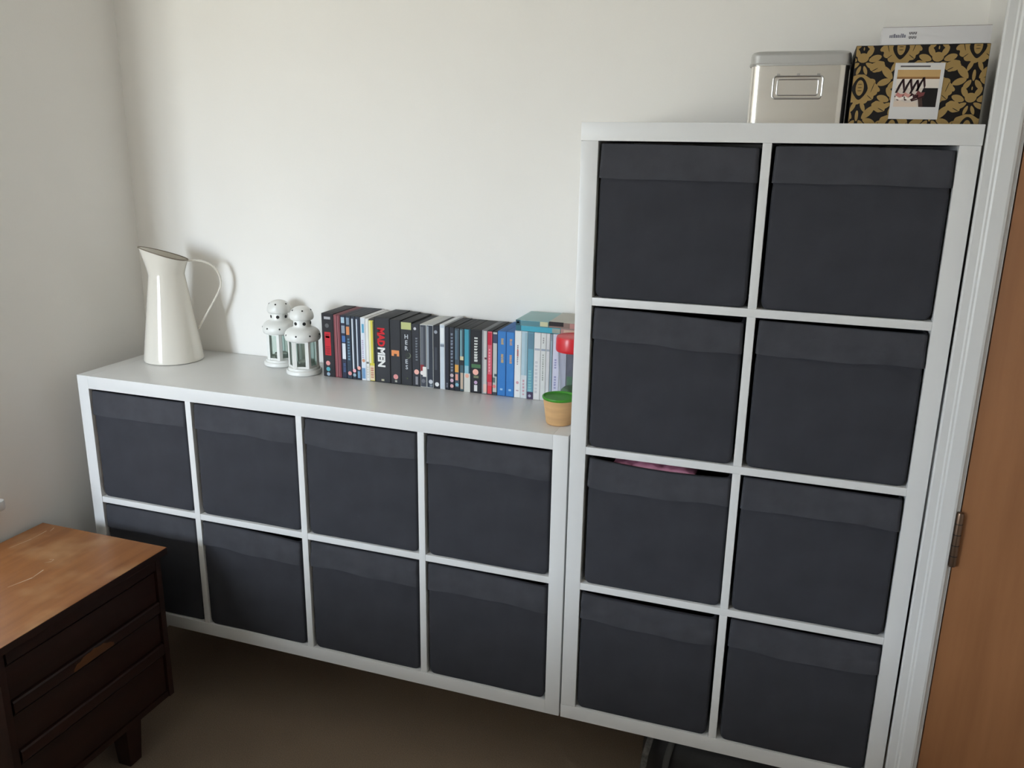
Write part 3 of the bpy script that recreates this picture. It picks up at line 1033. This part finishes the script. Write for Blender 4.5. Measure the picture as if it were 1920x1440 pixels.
rows = [
    (0.9439, 0.9683, 0.178, DGR, (38, 40, 48), [('o', .4, .925, .0042, (200, 200, 205)), ('s', .45, .72, .42, .80, 9, (112, 116, 124)), ('o', .55, .235, .0075, (236, 178, 165)),
                                                ('r', .4, .7, .03, .16, (140, 140, 146))], 'dark film case with faint grey title and pink rating disc'),
    (0.9683, 0.9877, 0.1785, (196, 196, 192), (62, 66, 76), [('r', .1, .55, .36, .96, (96, 100, 108)), ('r', .05, .6, .22, .36, (140, 40, 46)), ('r', .4, .98, .17, .33, (226, 224, 220)),
                                                             ('o', .3, .23, .006, (230, 222, 220)), ('o', .5, .1, .006, (110, 112, 120))], 'grey film case with red and white figures low on the spine'),
    (0.9877, 1.0086, 0.1785, (186, 188, 188), (40, 46, 58), [('r', .05, .35, .3, .98, (150, 158, 166)), ('o', .6, .10, .0062, (196, 200, 206)), ('r', .45, .85, .02, .06, (120, 130, 140))],
     'dark slate film case with a light grey left stripe'),
    (1.0086, 1.0278, 0.1785, BLK, (30, 33, 42), [('o', .4, .90, .005, (150, 156, 166)), ('r', .2, .6, .3, .66, (58, 62, 72)), ('o', .55, .07, .0062, (216, 218, 220))],
     'plain black film case left of a shiny white one'),
    (1.0278, 1.0431, 0.183, (214, 216, 218), (196, 206, 216), [('r', .1, .9, .66, .70, (120, 130, 145)), ('r', .15, .85, .72, .95, (226, 230, 232))], 'white film case between two black cases'),
    (1.0431, 1.0564, 0.1785, BLK, (28, 32, 46), [('s', .3, .7, .04, .12, 3, (120, 122, 130))], 'slim navy film case right of the white one'),
    (1.0564, 1.0713, 0.1785, BLK, (36, 40, 52), [('s', .3, .75, .3, .92, 12, (118, 126, 142)), ('o', .5, .24, .0052, (196, 176, 180)), ('o', .5, .16, .0052, (200, 170, 190)), ('o', .5, .07, .0052, (220, 170, 170))],
     'dark film case with three pale discs low on the spine'),
    (1.0713, 1.0869, 0.1775, BLK, (64, 78, 90), [('r', .1, .6, .5, .96, (84, 106, 122)), ('r', .1, .8, .3, .42, (214, 158, 76)), ('r', .2, .7, .17, .27, (220, 150, 130)), ('o', .5, .1, .005, (130, 180, 200)),
                                                 ('r', 0, 1, .0, .06, (30, 32, 40))], 'grey-blue film case with an orange picture low down'),
    (1.0869, 1.0998, 0.1775, BLK, (66, 90, 100), [('r', .1, .5, .55, .97, (120, 160, 170)), ('r', 0, 1, .42, .50, (40, 44, 48)), ('r', .1, .9, .50, .56, (206, 196, 160)), ('r', .2, .8, .04, .3, (190, 170, 150))],
     'slim grey-green film case with cream band at mid-height'),
    (1.0998, 1.1181, 0.1775, BLK, (62, 150, 172), [('r', 0, 1, .0, .3, (205, 205, 198)), ('o', .5, .26, .0058, (228, 170, 150)), ('r', .1, .9, .3, .42, (140, 186, 200)), ('r', .75, 1, .3, 1, (40, 80, 96))],
     'turquoise film case fading to cream at the bottom'),
    (1.1181, 1.1520, 0.1770, (30, 30, 32), (24, 24, 30), [('r', .1, .9, .40, .46, (70, 110, 74)), ('s', .34, .64, .50, .90, 9, (206, 208, 204)), ('o', .46, .335, .0085, (240, 178, 164)),
                                                         ('r', .3, .72, .24, .28, (110, 116, 90)), ('o', .48, .17, .005, (190, 160, 190)), ('r', .34, .62, .03, .13, (216, 216, 216))],
     'black film case with white title, green band and pink disc'),
    (1.1520, 1.1671, 0.1775, (110, 112, 116), (196, 194, 192), [('r', 0, .3, 0, 1, (140, 142, 146)), ('r', .5, .9, .55, .58, (100, 60, 70)), ('r', .3, .95, .03, .16, (226, 190, 180))],
     'pale grey film case left of the red one'),
    (1.1671, 1.1824, 0.1775, BLK, (206, 92, 108), [('r', .05, .8, .78, .97, (190, 30, 58)), ('r', 0, .9, .2, .32, (196, 42, 62)), ('r', .1, .9, .02, .14, (214, 60, 70)), ('s', .3, .6, .36, .74, 8, (226, 150, 160))],
     'red and pink film case in the row'),
    (1.1824, 1.1963, 0.1765, BLK, (188, 190, 186), [('r', .1, .9, .82, .96, (60, 68, 96)), ('r', .4, 1, .3, .34, (60, 80, 90)), ('r', 0, 1, .0, .05, (60, 64, 72)), ('o', .4, .14, .005, (220, 130, 130)), ('r', .1, .6, .2, .28, (90, 110, 110))],
     'white film case with navy top, left of the bright blue pair'),
    (1.1963, 1.2211, 0.1790, (48, 104, 168), (52, 120, 190), [('s', .42, .72, .80, .90, 5, (196, 168, 104)), ('s', .42, .72, .52, .66, 7, (196, 168, 104)), ('r', .35, .65, .09, .12, (150, 190, 222))],
     'bright blue case with gold print, left one of the pair'),
    (1.2211, 1.2448, 0.1790, (48, 104, 168), (56, 124, 194), [('s', .42, .72, .80, .90, 5, (200, 160, 110)), ('s', .42, .72, .52, .66, 7, (200, 160, 110)), ('r', .35, .65, .09, .12, (150, 190, 222))],
     'bright blue case with gold print, right one of the pair'),
    (1.2448, 1.2635, 0.1840, (212, 214, 214), (226, 228, 228), [('s', .38, .58, .50, .80, 10, (130, 120, 128)), ('r', .36, .6, .62, .72, (214, 110, 100)), ('o', .5, .23, .004, (206, 160, 170)), ('r', .3, .7, .1, .12, (190, 170, 180))],
     'white game case with small upright title, right of the blue pair'),
    (1.2635, 1.2812, 0.1840, (186, 200, 206), (174, 198, 210), [('r', .55, .95, .2, .98, (150, 182, 196)), ('r', 0, .9, .0, .35, (206, 212, 216)), ('s', .3, .6, .05, .3, 5, (200, 160, 170))],
     'pale blue game case with white lower end'),
    (1.2812, 1.2987, 0.1840, (110, 150, 164), (104, 156, 176), [('r', .1, .9, .75, .98, (96, 132, 152)), ('r', 0, 1, .0, .11, (66, 56, 84)), ('s', .2, .7, .12, .45, 8, (130, 186, 190)), ('o', .45, .05, .004, (170, 170, 190))],
     'teal game case with a dark purple foot'),
    (1.2987, 1.3174, 0.1835, (212, 212, 212), (222, 222, 222), [('r', .1, .9, .74, .77, (165, 172, 186)), ('s', .2, .6, .1, .6, 9, (200, 200, 204))], 'white game case right of the teal one, first of three white'),
    (1.3174, 1.3322, 0.1835, (212, 212, 212), (214, 216, 214), [('s', .35, .6, .3, .7, 12, (150, 156, 150)), ('r', .1, .9, .74, .77, (150, 160, 176)), ('s', .35, .6, .85, .95, 3, (150, 150, 150))],
     'white game case with faint grey title, second of three white'),
    (1.3322, 1.3425, 0.1835, (200, 202, 204), (210, 210, 212), [('r', .1, .9, .74, .77, (160, 168, 180))], 'slim white game case, third of three white'),
    (1.3425, 1.3500, 0.1830, (130, 142, 152), (130, 148, 160), [('r', .2, .8, .1, .9, (150, 170, 180))], 'very slim grey-blue case behind the red-lidded jar'),
    (1.3500, 1.3690, 0.1835, (206, 208, 212), (206, 206, 224), [('s', .3, .6, .5, .65, 4, (150, 150, 190)), ('s', .3, .6, .2, .4, 5, (150, 150, 190))], 'lilac-white game case directly left of the red-lidded jar'),
    (1.3690, 1.3880, 0.1835, (206, 208, 212), (200, 204, 214), [('r', .1, .9, .74, .77, (160, 168, 180))], 'white game case seen through the red-lidded clear jar'),
    (1.3880, 1.4070, 0.1835, (60, 62, 70), (110, 112, 122), [('r', .1, .9, .1, .4, (90, 130, 96))], 'grey film case behind the jar, against the tall unit'),
]
for r_ in rows:
    film_case(*r_)


def flat_case(x0, x1, z0, th, depth, case, spine, prints, label, name, y=YC, rz=0.0):
    t = thing(name, (x0, y, z0), label, 'dvd', 'cases lying on top of the row', rz)
    w = x1 - x0
    box('case_body', (0, 0.0006, 0), (w, depth, th), mat('case_%d_%d_%d' % case, lin(case), 0.35), t, 0.0012)
    box('spine', (0.001, 0, 0.001), (w - 0.001, 0.002, th - 0.001), mat('spine_%d_%d_%d' % spine, lin(spine), 0.3, coat=0.2), t)
    pm = MB()
    for a, b, c, d, col in prints:
        pm.add([(a * w, -0.0002, c * th), (b * w, -0.0002, c * th), (b * w, -0.0002, d * th), (a * w, -0.0002, d * th)], [(0, 1, 2, 3)], col)
    if prints:
        pm.build('spine_print', M_PRINT, t)
    return t


ZT = ZL + 0.1845
flat_case(1.2475, 1.3690, ZT, 0.0150, 0.132, (70, 150, 168), (44, 158, 184), [(0, .12, 0, 1, (50, 106, 124)), (.82, 1, .1, .9, (150, 160, 150))],
          'bright turquoise case lying flat on the white cases, lower one', 'film_case')
flat_case(1.2470, 1.3370, ZT + 0.0153, 0.0140, 0.132, (128, 168, 168), (66, 124, 136), [(0, .14, 0, 1, (40, 76, 90)), (.03, .1, .35, .7, (150, 170, 176)), (.74, .98, .1, .95, (196, 196, 160))],
          'grey-teal case lying flat on the turquoise case', 'film_case')
flat_case(1.3380, 1.4500, ZT + 0.0153, 0.0160, 0.132, (166, 160, 146), (120, 96, 88), [(0, .35, .3, 1, (34, 28, 30)), (.5, .95, .1, .9, (176, 130, 124))],
          'brown case lying flat, touching the tall unit', 'film_case')
flat_case(1.3695, 1.4560, ZT, 0.0150, 0.132, (140, 110, 104), (170, 128, 122), [(.1, .5, .2, .8, (196, 170, 150))],
          'pinkish case lying flat beneath the brown one', 'film_case')
# last upright case, hidden in part, carries the end of the flat ones
film_case(1.4075, 1.4560, 0.1835, (70, 72, 80), (90, 92, 100), [], 'thick grey box set at the far right end of the row', 'box_set')

# ------------------------------------------------------------------ clear jar with red lid, tan cup with green rim
jar = thing('plastic_jar', (1.4215, 0.196, ZL), 'clear plastic jar with a red screw lid, half hidden by the tall unit', 'jar')
MB().lathe([(0.026, 0.0), (0.0275, 0.002), (0.037, 0.120), (0.039, 0.150), (0.0395, 0.158), (0.0385, 0.158), (0.038, 0.150), (0.036, 0.120),
            (0.0265, 0.004), (0.0, 0.004)], 40, cap0=True, cap1=False).build('jar_body', M_CLEAR, jar, True)
MB().lathe([(0.0, 0.159), (0.0435, 0.159), (0.0445, 0.161), (0.0450, 0.166), (0.0445, 0.190), (0.0425, 0.196), (0.036, 0.198), (0.0, 0.198)], 40,
           cap0=False, cap1=False).build('lid', M_RED, jar, True, angle=45)
MB().lathe([(0.0, 0.0045), (0.0245, 0.0045), (0.029, 0.055), (0.022, 0.062), (0.0, 0.064)], 24, cap0=False, cap1=False).build('green_contents', mat('leaf_green', (0.10, 0.22, 0.10), 0.6), jar, True)
cup = thing('small_cup', (1.4190, 0.0900, ZL), 'small tan cup with a bright green inside, by the tall unit', 'cup')
MB().lathe([(0.0295, 0.0), (0.0315, 0.0015), (0.0325, 0.004), (0.0405, 0.062), (0.0408, 0.064), (0.0398, 0.064), (0.0315, 0.006), (0.0, 0.006)],
           44, cap0=True, cap1=False).build('cup_body', M_BAMBOO, cup, True)
MB().lathe([(0.0405, 0.0625), (0.0420, 0.0635), (0.0430, 0.0665), (0.0424, 0.0690), (0.0400, 0.0697), (0.0385, 0.0680), (0.0375, 0.0655), (0.0, 0.0650)],
           44, cap0=False, cap1=False).build('green_rim', M_GREEN, cup, True, angle=60)

# ------------------------------------------------------------------ on the tall unit: tin, damask box, white box, instant photo
ZTT = HZ + T_H + 0.0004
YT = 0.048


def rrect(w, d, r, z, n=8):
    pts = []
    for cx, cy, a0 in ((w - r, r, -PI / 2), (w - r, d - r, 0), (r, d - r, PI / 2), (r, r, PI)):
        for k in range(n + 1):
            a = a0 + k * PI / 2 / n
            pts.append((cx + r * math.cos(a), cy + r * math.sin(a), z))
    return pts


def offs(ring, cx, cy, o):
    return [(x + (o if x > cx else -o), y + (o if y > cy else -o), z) for x, y, z in ring]


tin = thing('metal_tin', (1.8055, YT, ZTT), 'shiny silver metal tin with rounded corners and label holder', 'tin')
tw, td = 0.187, 0.25
MB().loft([rrect(tw, td, 0.020, z) for z in (0.0, 0.001, 0.058, 0.1155)]).build('tin_body', M_TIN, tin, True, angle=40)
lr = rrect(tw, td, 0.020, 0)
lid_r = []
for o, z in ((0.0030, 0.1100), (0.0036, 0.1115), (0.0030, 0.1130), (0.0022, 0.1160), (0.0018, 0.128), (0.0008, 0.1325), (-0.0022, 0.1360), (-0.0065, 0.1375)):
    lid_r.append([(x, y, z) for x, y, _ in offs(lr, tw / 2, td / 2, o)])
MB().loft(lid_r).build('tin_lid', M_LID, tin, True, angle=50)
# label holder: pressed frame with a rolled edge and card
lx0, lx1, lz0, lz1 = 0.0465, 0.1400, 0.0480, 0.0900
fr = MB()
for w_, off in ((0.0, 0.0),):
    pts = []
    rr = 0.006
    for cx, cz, a0 in ((lx1 - rr, lz0 + rr, -PI / 2), (lx1 - rr, lz1 - rr, 0), (lx0 + rr, lz1 - rr, PI / 2), (lx0 + rr, lz0 + rr, PI)):
        for k in range(5):
            a = a0 + k * PI / 8
            pts.append((cx + rr * math.cos(a), -0.0012, cz + rr * math.sin(a)))
    fr.tube(pts + pts[:2], 0.0018, n=8)
lh = fr.build('label_holder', M_STEEL, tin, True)
inn = []
rr = 0.004
for cx, cz, a0 in ((lx1 - 0.012, lz0 + 0.010, -PI / 2), (lx1 - 0.012, lz1 - 0.010, 0), (lx0 + 0.012, lz1 - 0.010, PI / 2), (lx0 + 0.012, lz0 + 0.010, PI)):
    for k in range(5):
        a = a0 + k * PI / 8
        inn.append((cx + rr * math.cos(a), -0.0014, cz + rr * math.sin(a)))
MB().tube(inn + inn[:2], 0.0013, n=8).build('inner_bead', M_STEEL, lh, True)
MB().box((lx0 + 0.002, -0.0008, lz0 + 0.002), (lx1 - 0.002, -0.0001, lz1 - 0.002)).build('backing_plate', M_TIN, lh)
for x in (0.055, 0.093, 0.131):
    MB().box((x - 0.003, -0.0012, lz1 + 0.002), (x + 0.003, 0.0, lz1 + 0.005)).build('tab', M_STEEL, tin, bevel=0.0005)

# damask box
DW, DH, DD = 0.2315, 0.1440, 0.25
dam = thing('patterned_box', (2.0000, YT, ZTT), 'black card box with a gold damask pattern on the tall unit', 'box')
box('box_body', (0, 0, 0), (DW, DD, DH), M_CARD, dam, 0.0012)
GOLD, INK = (158, 130, 80), (20, 16, 15)


def clip(poly, x0, x1, z0, z1):
    def cut(P, f, inter):
        out = []
        for i in range(len(P)):
            a, b = P[i], P[(i + 1) % len(P)]
            fa, fb_ = f(a), f(b)
            if fa:
                out.append(a)
            if fa != fb_:
                out.append(inter(a, b))
        return out

    def ix(v):
        return lambda a, b: (v, a[1] + (b[1] - a[1]) * (v - a[0]) / (b[0] - a[0]))

    def iz(v):
        return lambda a, b: (a[0] + (b[0] - a[0]) * (v - a[1]) / (b[1] - a[1]), v)
    for f, it in ((lambda p: p[0] >= x0, ix(x0)), (lambda p: p[0] <= x1, ix(x1)), (lambda p: p[1] >= z0, iz(z0)), (lambda p: p[1] <= z1, iz(z1))):
        if not poly:
            return []
        poly = cut(poly, f, it)
    return poly


US = 0.131 / 510.0       # pattern unit to metres


def ell(cx, cy, rx, ry, rot=0, n=22, sc=0, sn=0, point=0.0):
    """ellipse, optional scalloped edge (sc amount, sn lobes) or pointed ends"""
    out = []
    for k in range(n):
        a = 2 * PI * k / n
        m_ = 1 + sc * abs(math.sin(sn * a / 2)) if sc else 1
        x, y = rx * m_ * math.cos(a), ry * m_ * math.sin(a)
        if point:
            y *= (1 - point * abs(math.cos(a)) ** 2)
        c, s_ = math.cos(rot), math.sin(rot)
        out.append((cx + x * c - y * s_, cy + x * s_ + y * c))
    return out


def motif():
    """list of (layer, polygon, colour) in pattern units, y down, for one repeat"""
    L = []
    # scalloped tulip, dark almond, gold seed with ribs
    hs = []
    for k in range(61):
        a = -0.42 * PI + (k / 60.0) * (2 * PI - 0.16 * PI) - 0.0
        a = -PI / 2 + 0.20 * PI + k / 60.0 * (1.6 * PI)
        lob = 1 + 0.12 * abs(math.sin(k * 0.55))
        hs.append((118 * lob * math.cos(a), 96 * lob * math.sin(a) - 4))
    hs.append((-22, -112))
    hs.append((22, -112))
    L.append((0, hs, GOLD))
    al = []
    for k in range(30):
        a = 2 * PI * k / 30
        y = 82 * math.sin(a) - 12
        x = 58 * math.cos(a) * (1 - 0.45 * max(0, math.sin(a)) ** 1.5) * (1 - 0.25 * max(0, -math.sin(a)))
        al.append((x, y))
    L.append((1, al, INK))
    L.append((2, ell(0, -16, 29, 56, 0, 20), GOLD))
    for yy in (-42, -18, 4):
        L.append((3, ell(0, yy, 17, 2.2, 0, 8), INK))
    for s in (-1, 1):
        L.append((1, ell(s * 92, -20, 2.5, 40, s * 0.3, 8), INK))
        L.append((1, ell(s * 78, 52, 2.5, 26, -s * 0.9, 8), INK))
        # flowing leaves beneath
        L.append((0, ell(s * 150, 118, 50, 36, s * 0.35, 24, 0.12, 7), GOLD))
        L.append((1, ell(s * 168, 140, 26, 3.0, s * 0.5, 10), INK))
        L.append((0, ell(s * 78, 160, 62, 26, -s * 0.85, 18, point=0.25), GOLD))
        L.append((0, ell(s * 34, 118, 44, 15, s * 1.15, 16, point=0.3), GOLD))
        L.append((0, ell(s * 92, 228, 50, 24, s * 0.35, 18, point=0.25), GOLD))
        L.append((0, ell(s * 38, 250, 40, 19, s * 0.95, 16, point=0.25), GOLD))
        L.append((0, ell(s * 140, 275, 30, 18, -s * 0.6, 14), GOLD))
        # palmette
        L.append((0, ell(s * 46, 302, 42, 20, -s * 1.05, 16, point=0.2), GOLD))
        L.append((0, ell(s * 86, 345, 46, 24, -s * 0.35, 18, point=0.2), GOLD))
        L.append((0, ell(s * 62, 398, 44, 18, s * 0.5, 16, point=0.25), GOLD))
        L.append((0, ell(s * 24, 428, 34, 13, s * 1.2, 14, point=0.25), GOLD))
    L.append((0, ell(0, 185, 12, 40, 0, 12), GOLD))
    L.append((0, ell(0, 340, 40, 34, 0, 18), GOLD))
    L.append((1, ell(0, 276, 10, 22, 0, 10), INK))
    L.append((2, ell(0, 276, 4.5, 13, 0, 8), GOLD))
    return L


pat = motif()
pm = MB()
for ci, (mx_, my_) in enumerate(((80.0 - 131 - 65.5, 0), (80.0 - 131, 0), (80.0 - 65.5, 0), (80.0, 0), (80.0 + 65.5, 0), (80.0 + 131, 0))):
    shift = 0 if ci % 2 == 1 else 73.0
    for rep in (-1, 0, 1):
        cx = mx_ / 1000.0
        cz = DH - (8.0 + shift + rep * 146.0) / 1000.0
        for layr, poly, col in pat:
            P = [(cx + x * US * 0.985, cz - y * US) for x, y in poly]
            P = clip(P, 0.0008, DW - 0.0008, 0.0008, DH - 0.0008)
            if len(P) >= 3:
                pm.add([(x, -0.0001 - 0.0003 * layr - 4e-7 * len(pm.f), z) for x, z in P], [tuple(range(len(P)))], col)
pm.build('gold_pattern', M_PRINT, dam)

# flat white box lying on the damask box
wbx = thing('flat_carton', (2.0430, YT + 0.001, ZTT + DH + 0.0003), 'flat white carton with small print lying on the patterned box', 'box')
WW, WHh = 0.1865, 0.0320
box('carton_body', (0, 0, 0), (WW, 0.055, WHh), M_WHITEBOX, wbx, 0.0010)
pm = MB()
pm.add([(0.0005, -0.0001, 0.0308), (WW - 0.0005, -0.0001, 0.0308), (WW - 0.0005, -0.0001, 0.0314), (0.0005, -0.0001, 0.0314)], [(0, 1, 2, 3)], (120, 104, 96))
rs = random.Random(4)
x = 0.0135
while x < 0.040:
    w_ = rs.uniform(0.0012, 0.003)
    hgt = rs.uniform(0.0045, 0.0075)
    pm.add([(x, -0.0002, 0.0125), (x + w_, -0.0002, 0.0125), (x + w_, -0.0002, 0.0125 + hgt), (x, -0.0002, 0.0125 + hgt)], [(0, 1, 2, 3)], (118, 118, 132))
    x += w_ + 0.0008
for rz_ in (0.0105, 0.0180):
    for k in range(3):
        x = 0.0475 + k * 0.0046
        # small bold open-top letter shapes
        for a, b, c, d in ((0, .0012, .0008, .0045), (.0024, .0036, .0008, .0045), (.0006, .0030, 0, .0012)):
            pm.add([(x + a, -0.0002, rz_ + c), (x + b, -0.0002, rz_ + c), (x + b, -0.0002, rz_ + d), (x + a, -0.0002, rz_ + d)], [(0, 1, 2, 3)], (48, 46, 54))
pm.build('printed_marks', M_PRINT, wbx)

# instant photo stuck to the front of the damask box
ph = thing('instant_photo', (2.1155, YT - 0.0012, ZTT + 0.0095), 'white-bordered instant photo of shoes fixed to the patterned box', 'photo')
ph.rotation_euler = (0, math.radians(0.6), 0)
PW, PHH = 0.0865, 0.1020
box('card', (-PW / 2, -0.0004, 0), (PW / 2, 0.0004, PHH), M_PHOTO, ph)
pm = MB()
ix0, ix1, iz0, iz1 = -0.0375, 0.0370, 0.0225, 0.0970
IW, IH = ix1 - ix0, iz1 - iz0


def pp(poly, col, lay):
    pm.add([(ix0 + u * IW, -0.0005 - 0.00006 * lay, iz0 + v * IH) for u, v in poly], [tuple(range(len(poly)))], col)


pp([(0, 0), (1, 0), (1, 1), (0, 1)], (206, 194, 184), 0)
pp([(0, .90), (1, .90), (1, 1), (0, 1)], (216, 212, 206), 1)
pp([(0.05, .965), (.75, .965), (.75, 1), (0.05, 1)], (84, 78, 80), 2)
pp([(0, .68), (1, .68), (1, .90), (0, .90)], (196, 160, 108), 1)
pp([(0, .68), (1, .68), (1, .73), (0, .73)], (150, 108, 66), 2)
pp([(0, .46), (1, .46), (1, .68), (0, .68)], (222, 212, 202), 1)
pp([(.60, 0), (1, 0), (1, .46), (.66, .46), (.58, .24)], (22, 18, 20), 2)
pp([(.60, 0), (.70, 0), (.64, .30), (.56, .20)], (70, 52, 46), 3)
for k, (u, v, c1) in enumerate(((.12, .36, (196, 130, 124)), (.30, .36, (206, 150, 140)), (.46, .34, (70, 40, 44)), (.60, .40, (120, 64, 64)))):
    # high-heeled shoe: heel arch, body, sole
    pp([(u - .10, v - .08), (u - .03, v - .17), (u + .09, v - .12), (u + .11, v - .04), (u + .02, v - .05), (u - .06, v)], c1, 4)
    pp([(u - .12, v - .02), (u - .06, v + .16), (u + .02, v + .32), (u + .05, v + .30), (u - .02, v + .10), (u - .07, v - .02)], (38, 22, 26), 5)
    pp([(u + .01, v + .30), (u + .06, v + .33), (u + .10, v + .12), (u + .08, v + .02), (u + .05, v + .12)], (58, 34, 38), 5)
    pp([(u - .12, v - .11), (u - .04, v - .21), (u + .10, v - .16), (u + .10, v - .13), (u - .03, v - .17), (u - .11, v - .08)], (52, 20, 22), 6)
pp([(.02, .20), (.14, .16), (.26, .20), (.24, .26), (.12, .22), (.03, .27)], (236, 224, 214), 7)
pp([(.22, .21), (.34, .16), (.44, .22), (.43, .28), (.33, .22), (.24, .27)], (236, 226, 216), 7)
pp([(0, 0), (.56, 0), (.52, .12), (.30, .10), (.12, .16), (0, .12)], (214, 196, 180), 3)
pm.build('picture', M_PRINT, ph)

# ------------------------------------------------------------------ black bag pushed under the tall unit
bag = thing('black_bag', (1.885, 0.22, 0.0), 'black holdall with pale straps pushed under the tall shelf unit', 'bag')
rings = []
for k in range(19):
    u = -1 + 2 * k / 18
    e = max(0.05, 1 - abs(u) ** 4.5)
    rx = 0.205 * u
    ring = []
    for j in range(24):
        a = 2 * PI * j / 24
        c, s_ = math.cos(a), math.sin(a)
        yy = 0.150 * (abs(c) ** 0.6) * (1 if c > 0 else -1) * e ** 0.35
        zz = 0.116 + 0.114 * (abs(s_) ** 0.6) * (1 if s_ > 0 else -1) * e ** 0.30
        zz += 0.004 * math.sin(u * 11 + a * 3)
        ring.append((rx + (0.012 * c), yy - 0.02, max(0.0005, zz)))
    rings.append(ring)
MB().loft(rings).build('bag_body', M_NYLON, bag, True, angle=70)
for x, ln in ((-0.205, 1.0), (-0.150, 1.0)):
    pts = [(x, -0.172, 0.06), (x + 0.004, -0.1765, 0.11), (x + 0.010, -0.172, 0.175), (x + 0.018, -0.150, 0.212), (x + 0.024, -0.110, 0.230), (x + 0.03, -0.05, 0.236)]
    MB().tube(pts, 0.008, 0.0018, 8, side=(1, 0, 0)).build('strap', M_STRAP if x < -0.18 else mat('grey_strap', (0.045, 0.045, 0.045), 0.7), bag, True)


# ------------------------------------------------------------------ unseen bed, added to block window light from lower shelves and floor
bed = thing('shading_bed', (0.45, -1.80, 0.0), 'added double bed, out of view, shading the lower shelves and floor', 'bed')
M_BEDBASE = mat('grey_divan', (0.16, 0.155, 0.15), 0.9, bump=(300, 0.2))
M_DUVET = mat('oatmeal_duvet', (0.72, 0.69, 0.64), 0.85, noise=(6, 0.06), bump=(40, 0.3))
box('divan_base', (-1.0, -0.70, 0.05), (1.0, 0.70, 0.36), M_BEDBASE, bed, 0.012)
for bx_ in (-0.9, 0.9):
    for by_ in (-0.6, 0.6):
        MB().lathe([(0.025, 0.0), (0.025, 0.052)], 12).build('foot', M_BLACKLEG, bed).location = (bx_, by_, 0)
box('mattress', (-1.0, -0.69, 0.36), (1.0, 0.69, 0.58), M_WHITEBOX, bed, 0.03)
rg = []
for z, w, d in ((0.40, 0.72, 1.0), (0.63, 0.735, 1.015), (0.72, 0.725, 1.005), (0.755, 0.69, 0.97), (0.76, 0.3, 0.5)):
    rg.append([(sx_ * d + (0.13 if sx_ < 0 else 0), sy_ * w, z + 0.006 * math.sin(3 * i)) for i, (sx_, sy_) in enumerate(
        [(-1, -1 + 0.25 * k) for k in range(8)][::-1] + [(-1 + 0.2 * k, -1) for k in range(1, 10)] + [(1, -1 + 0.25 * k) for k in range(9)] + [(1 - 0.2 * k, 1) for k in range(1, 11)])])
MB().loft(rg, cap0=False).build('duvet', M_DUVET, bed, True, angle=80)
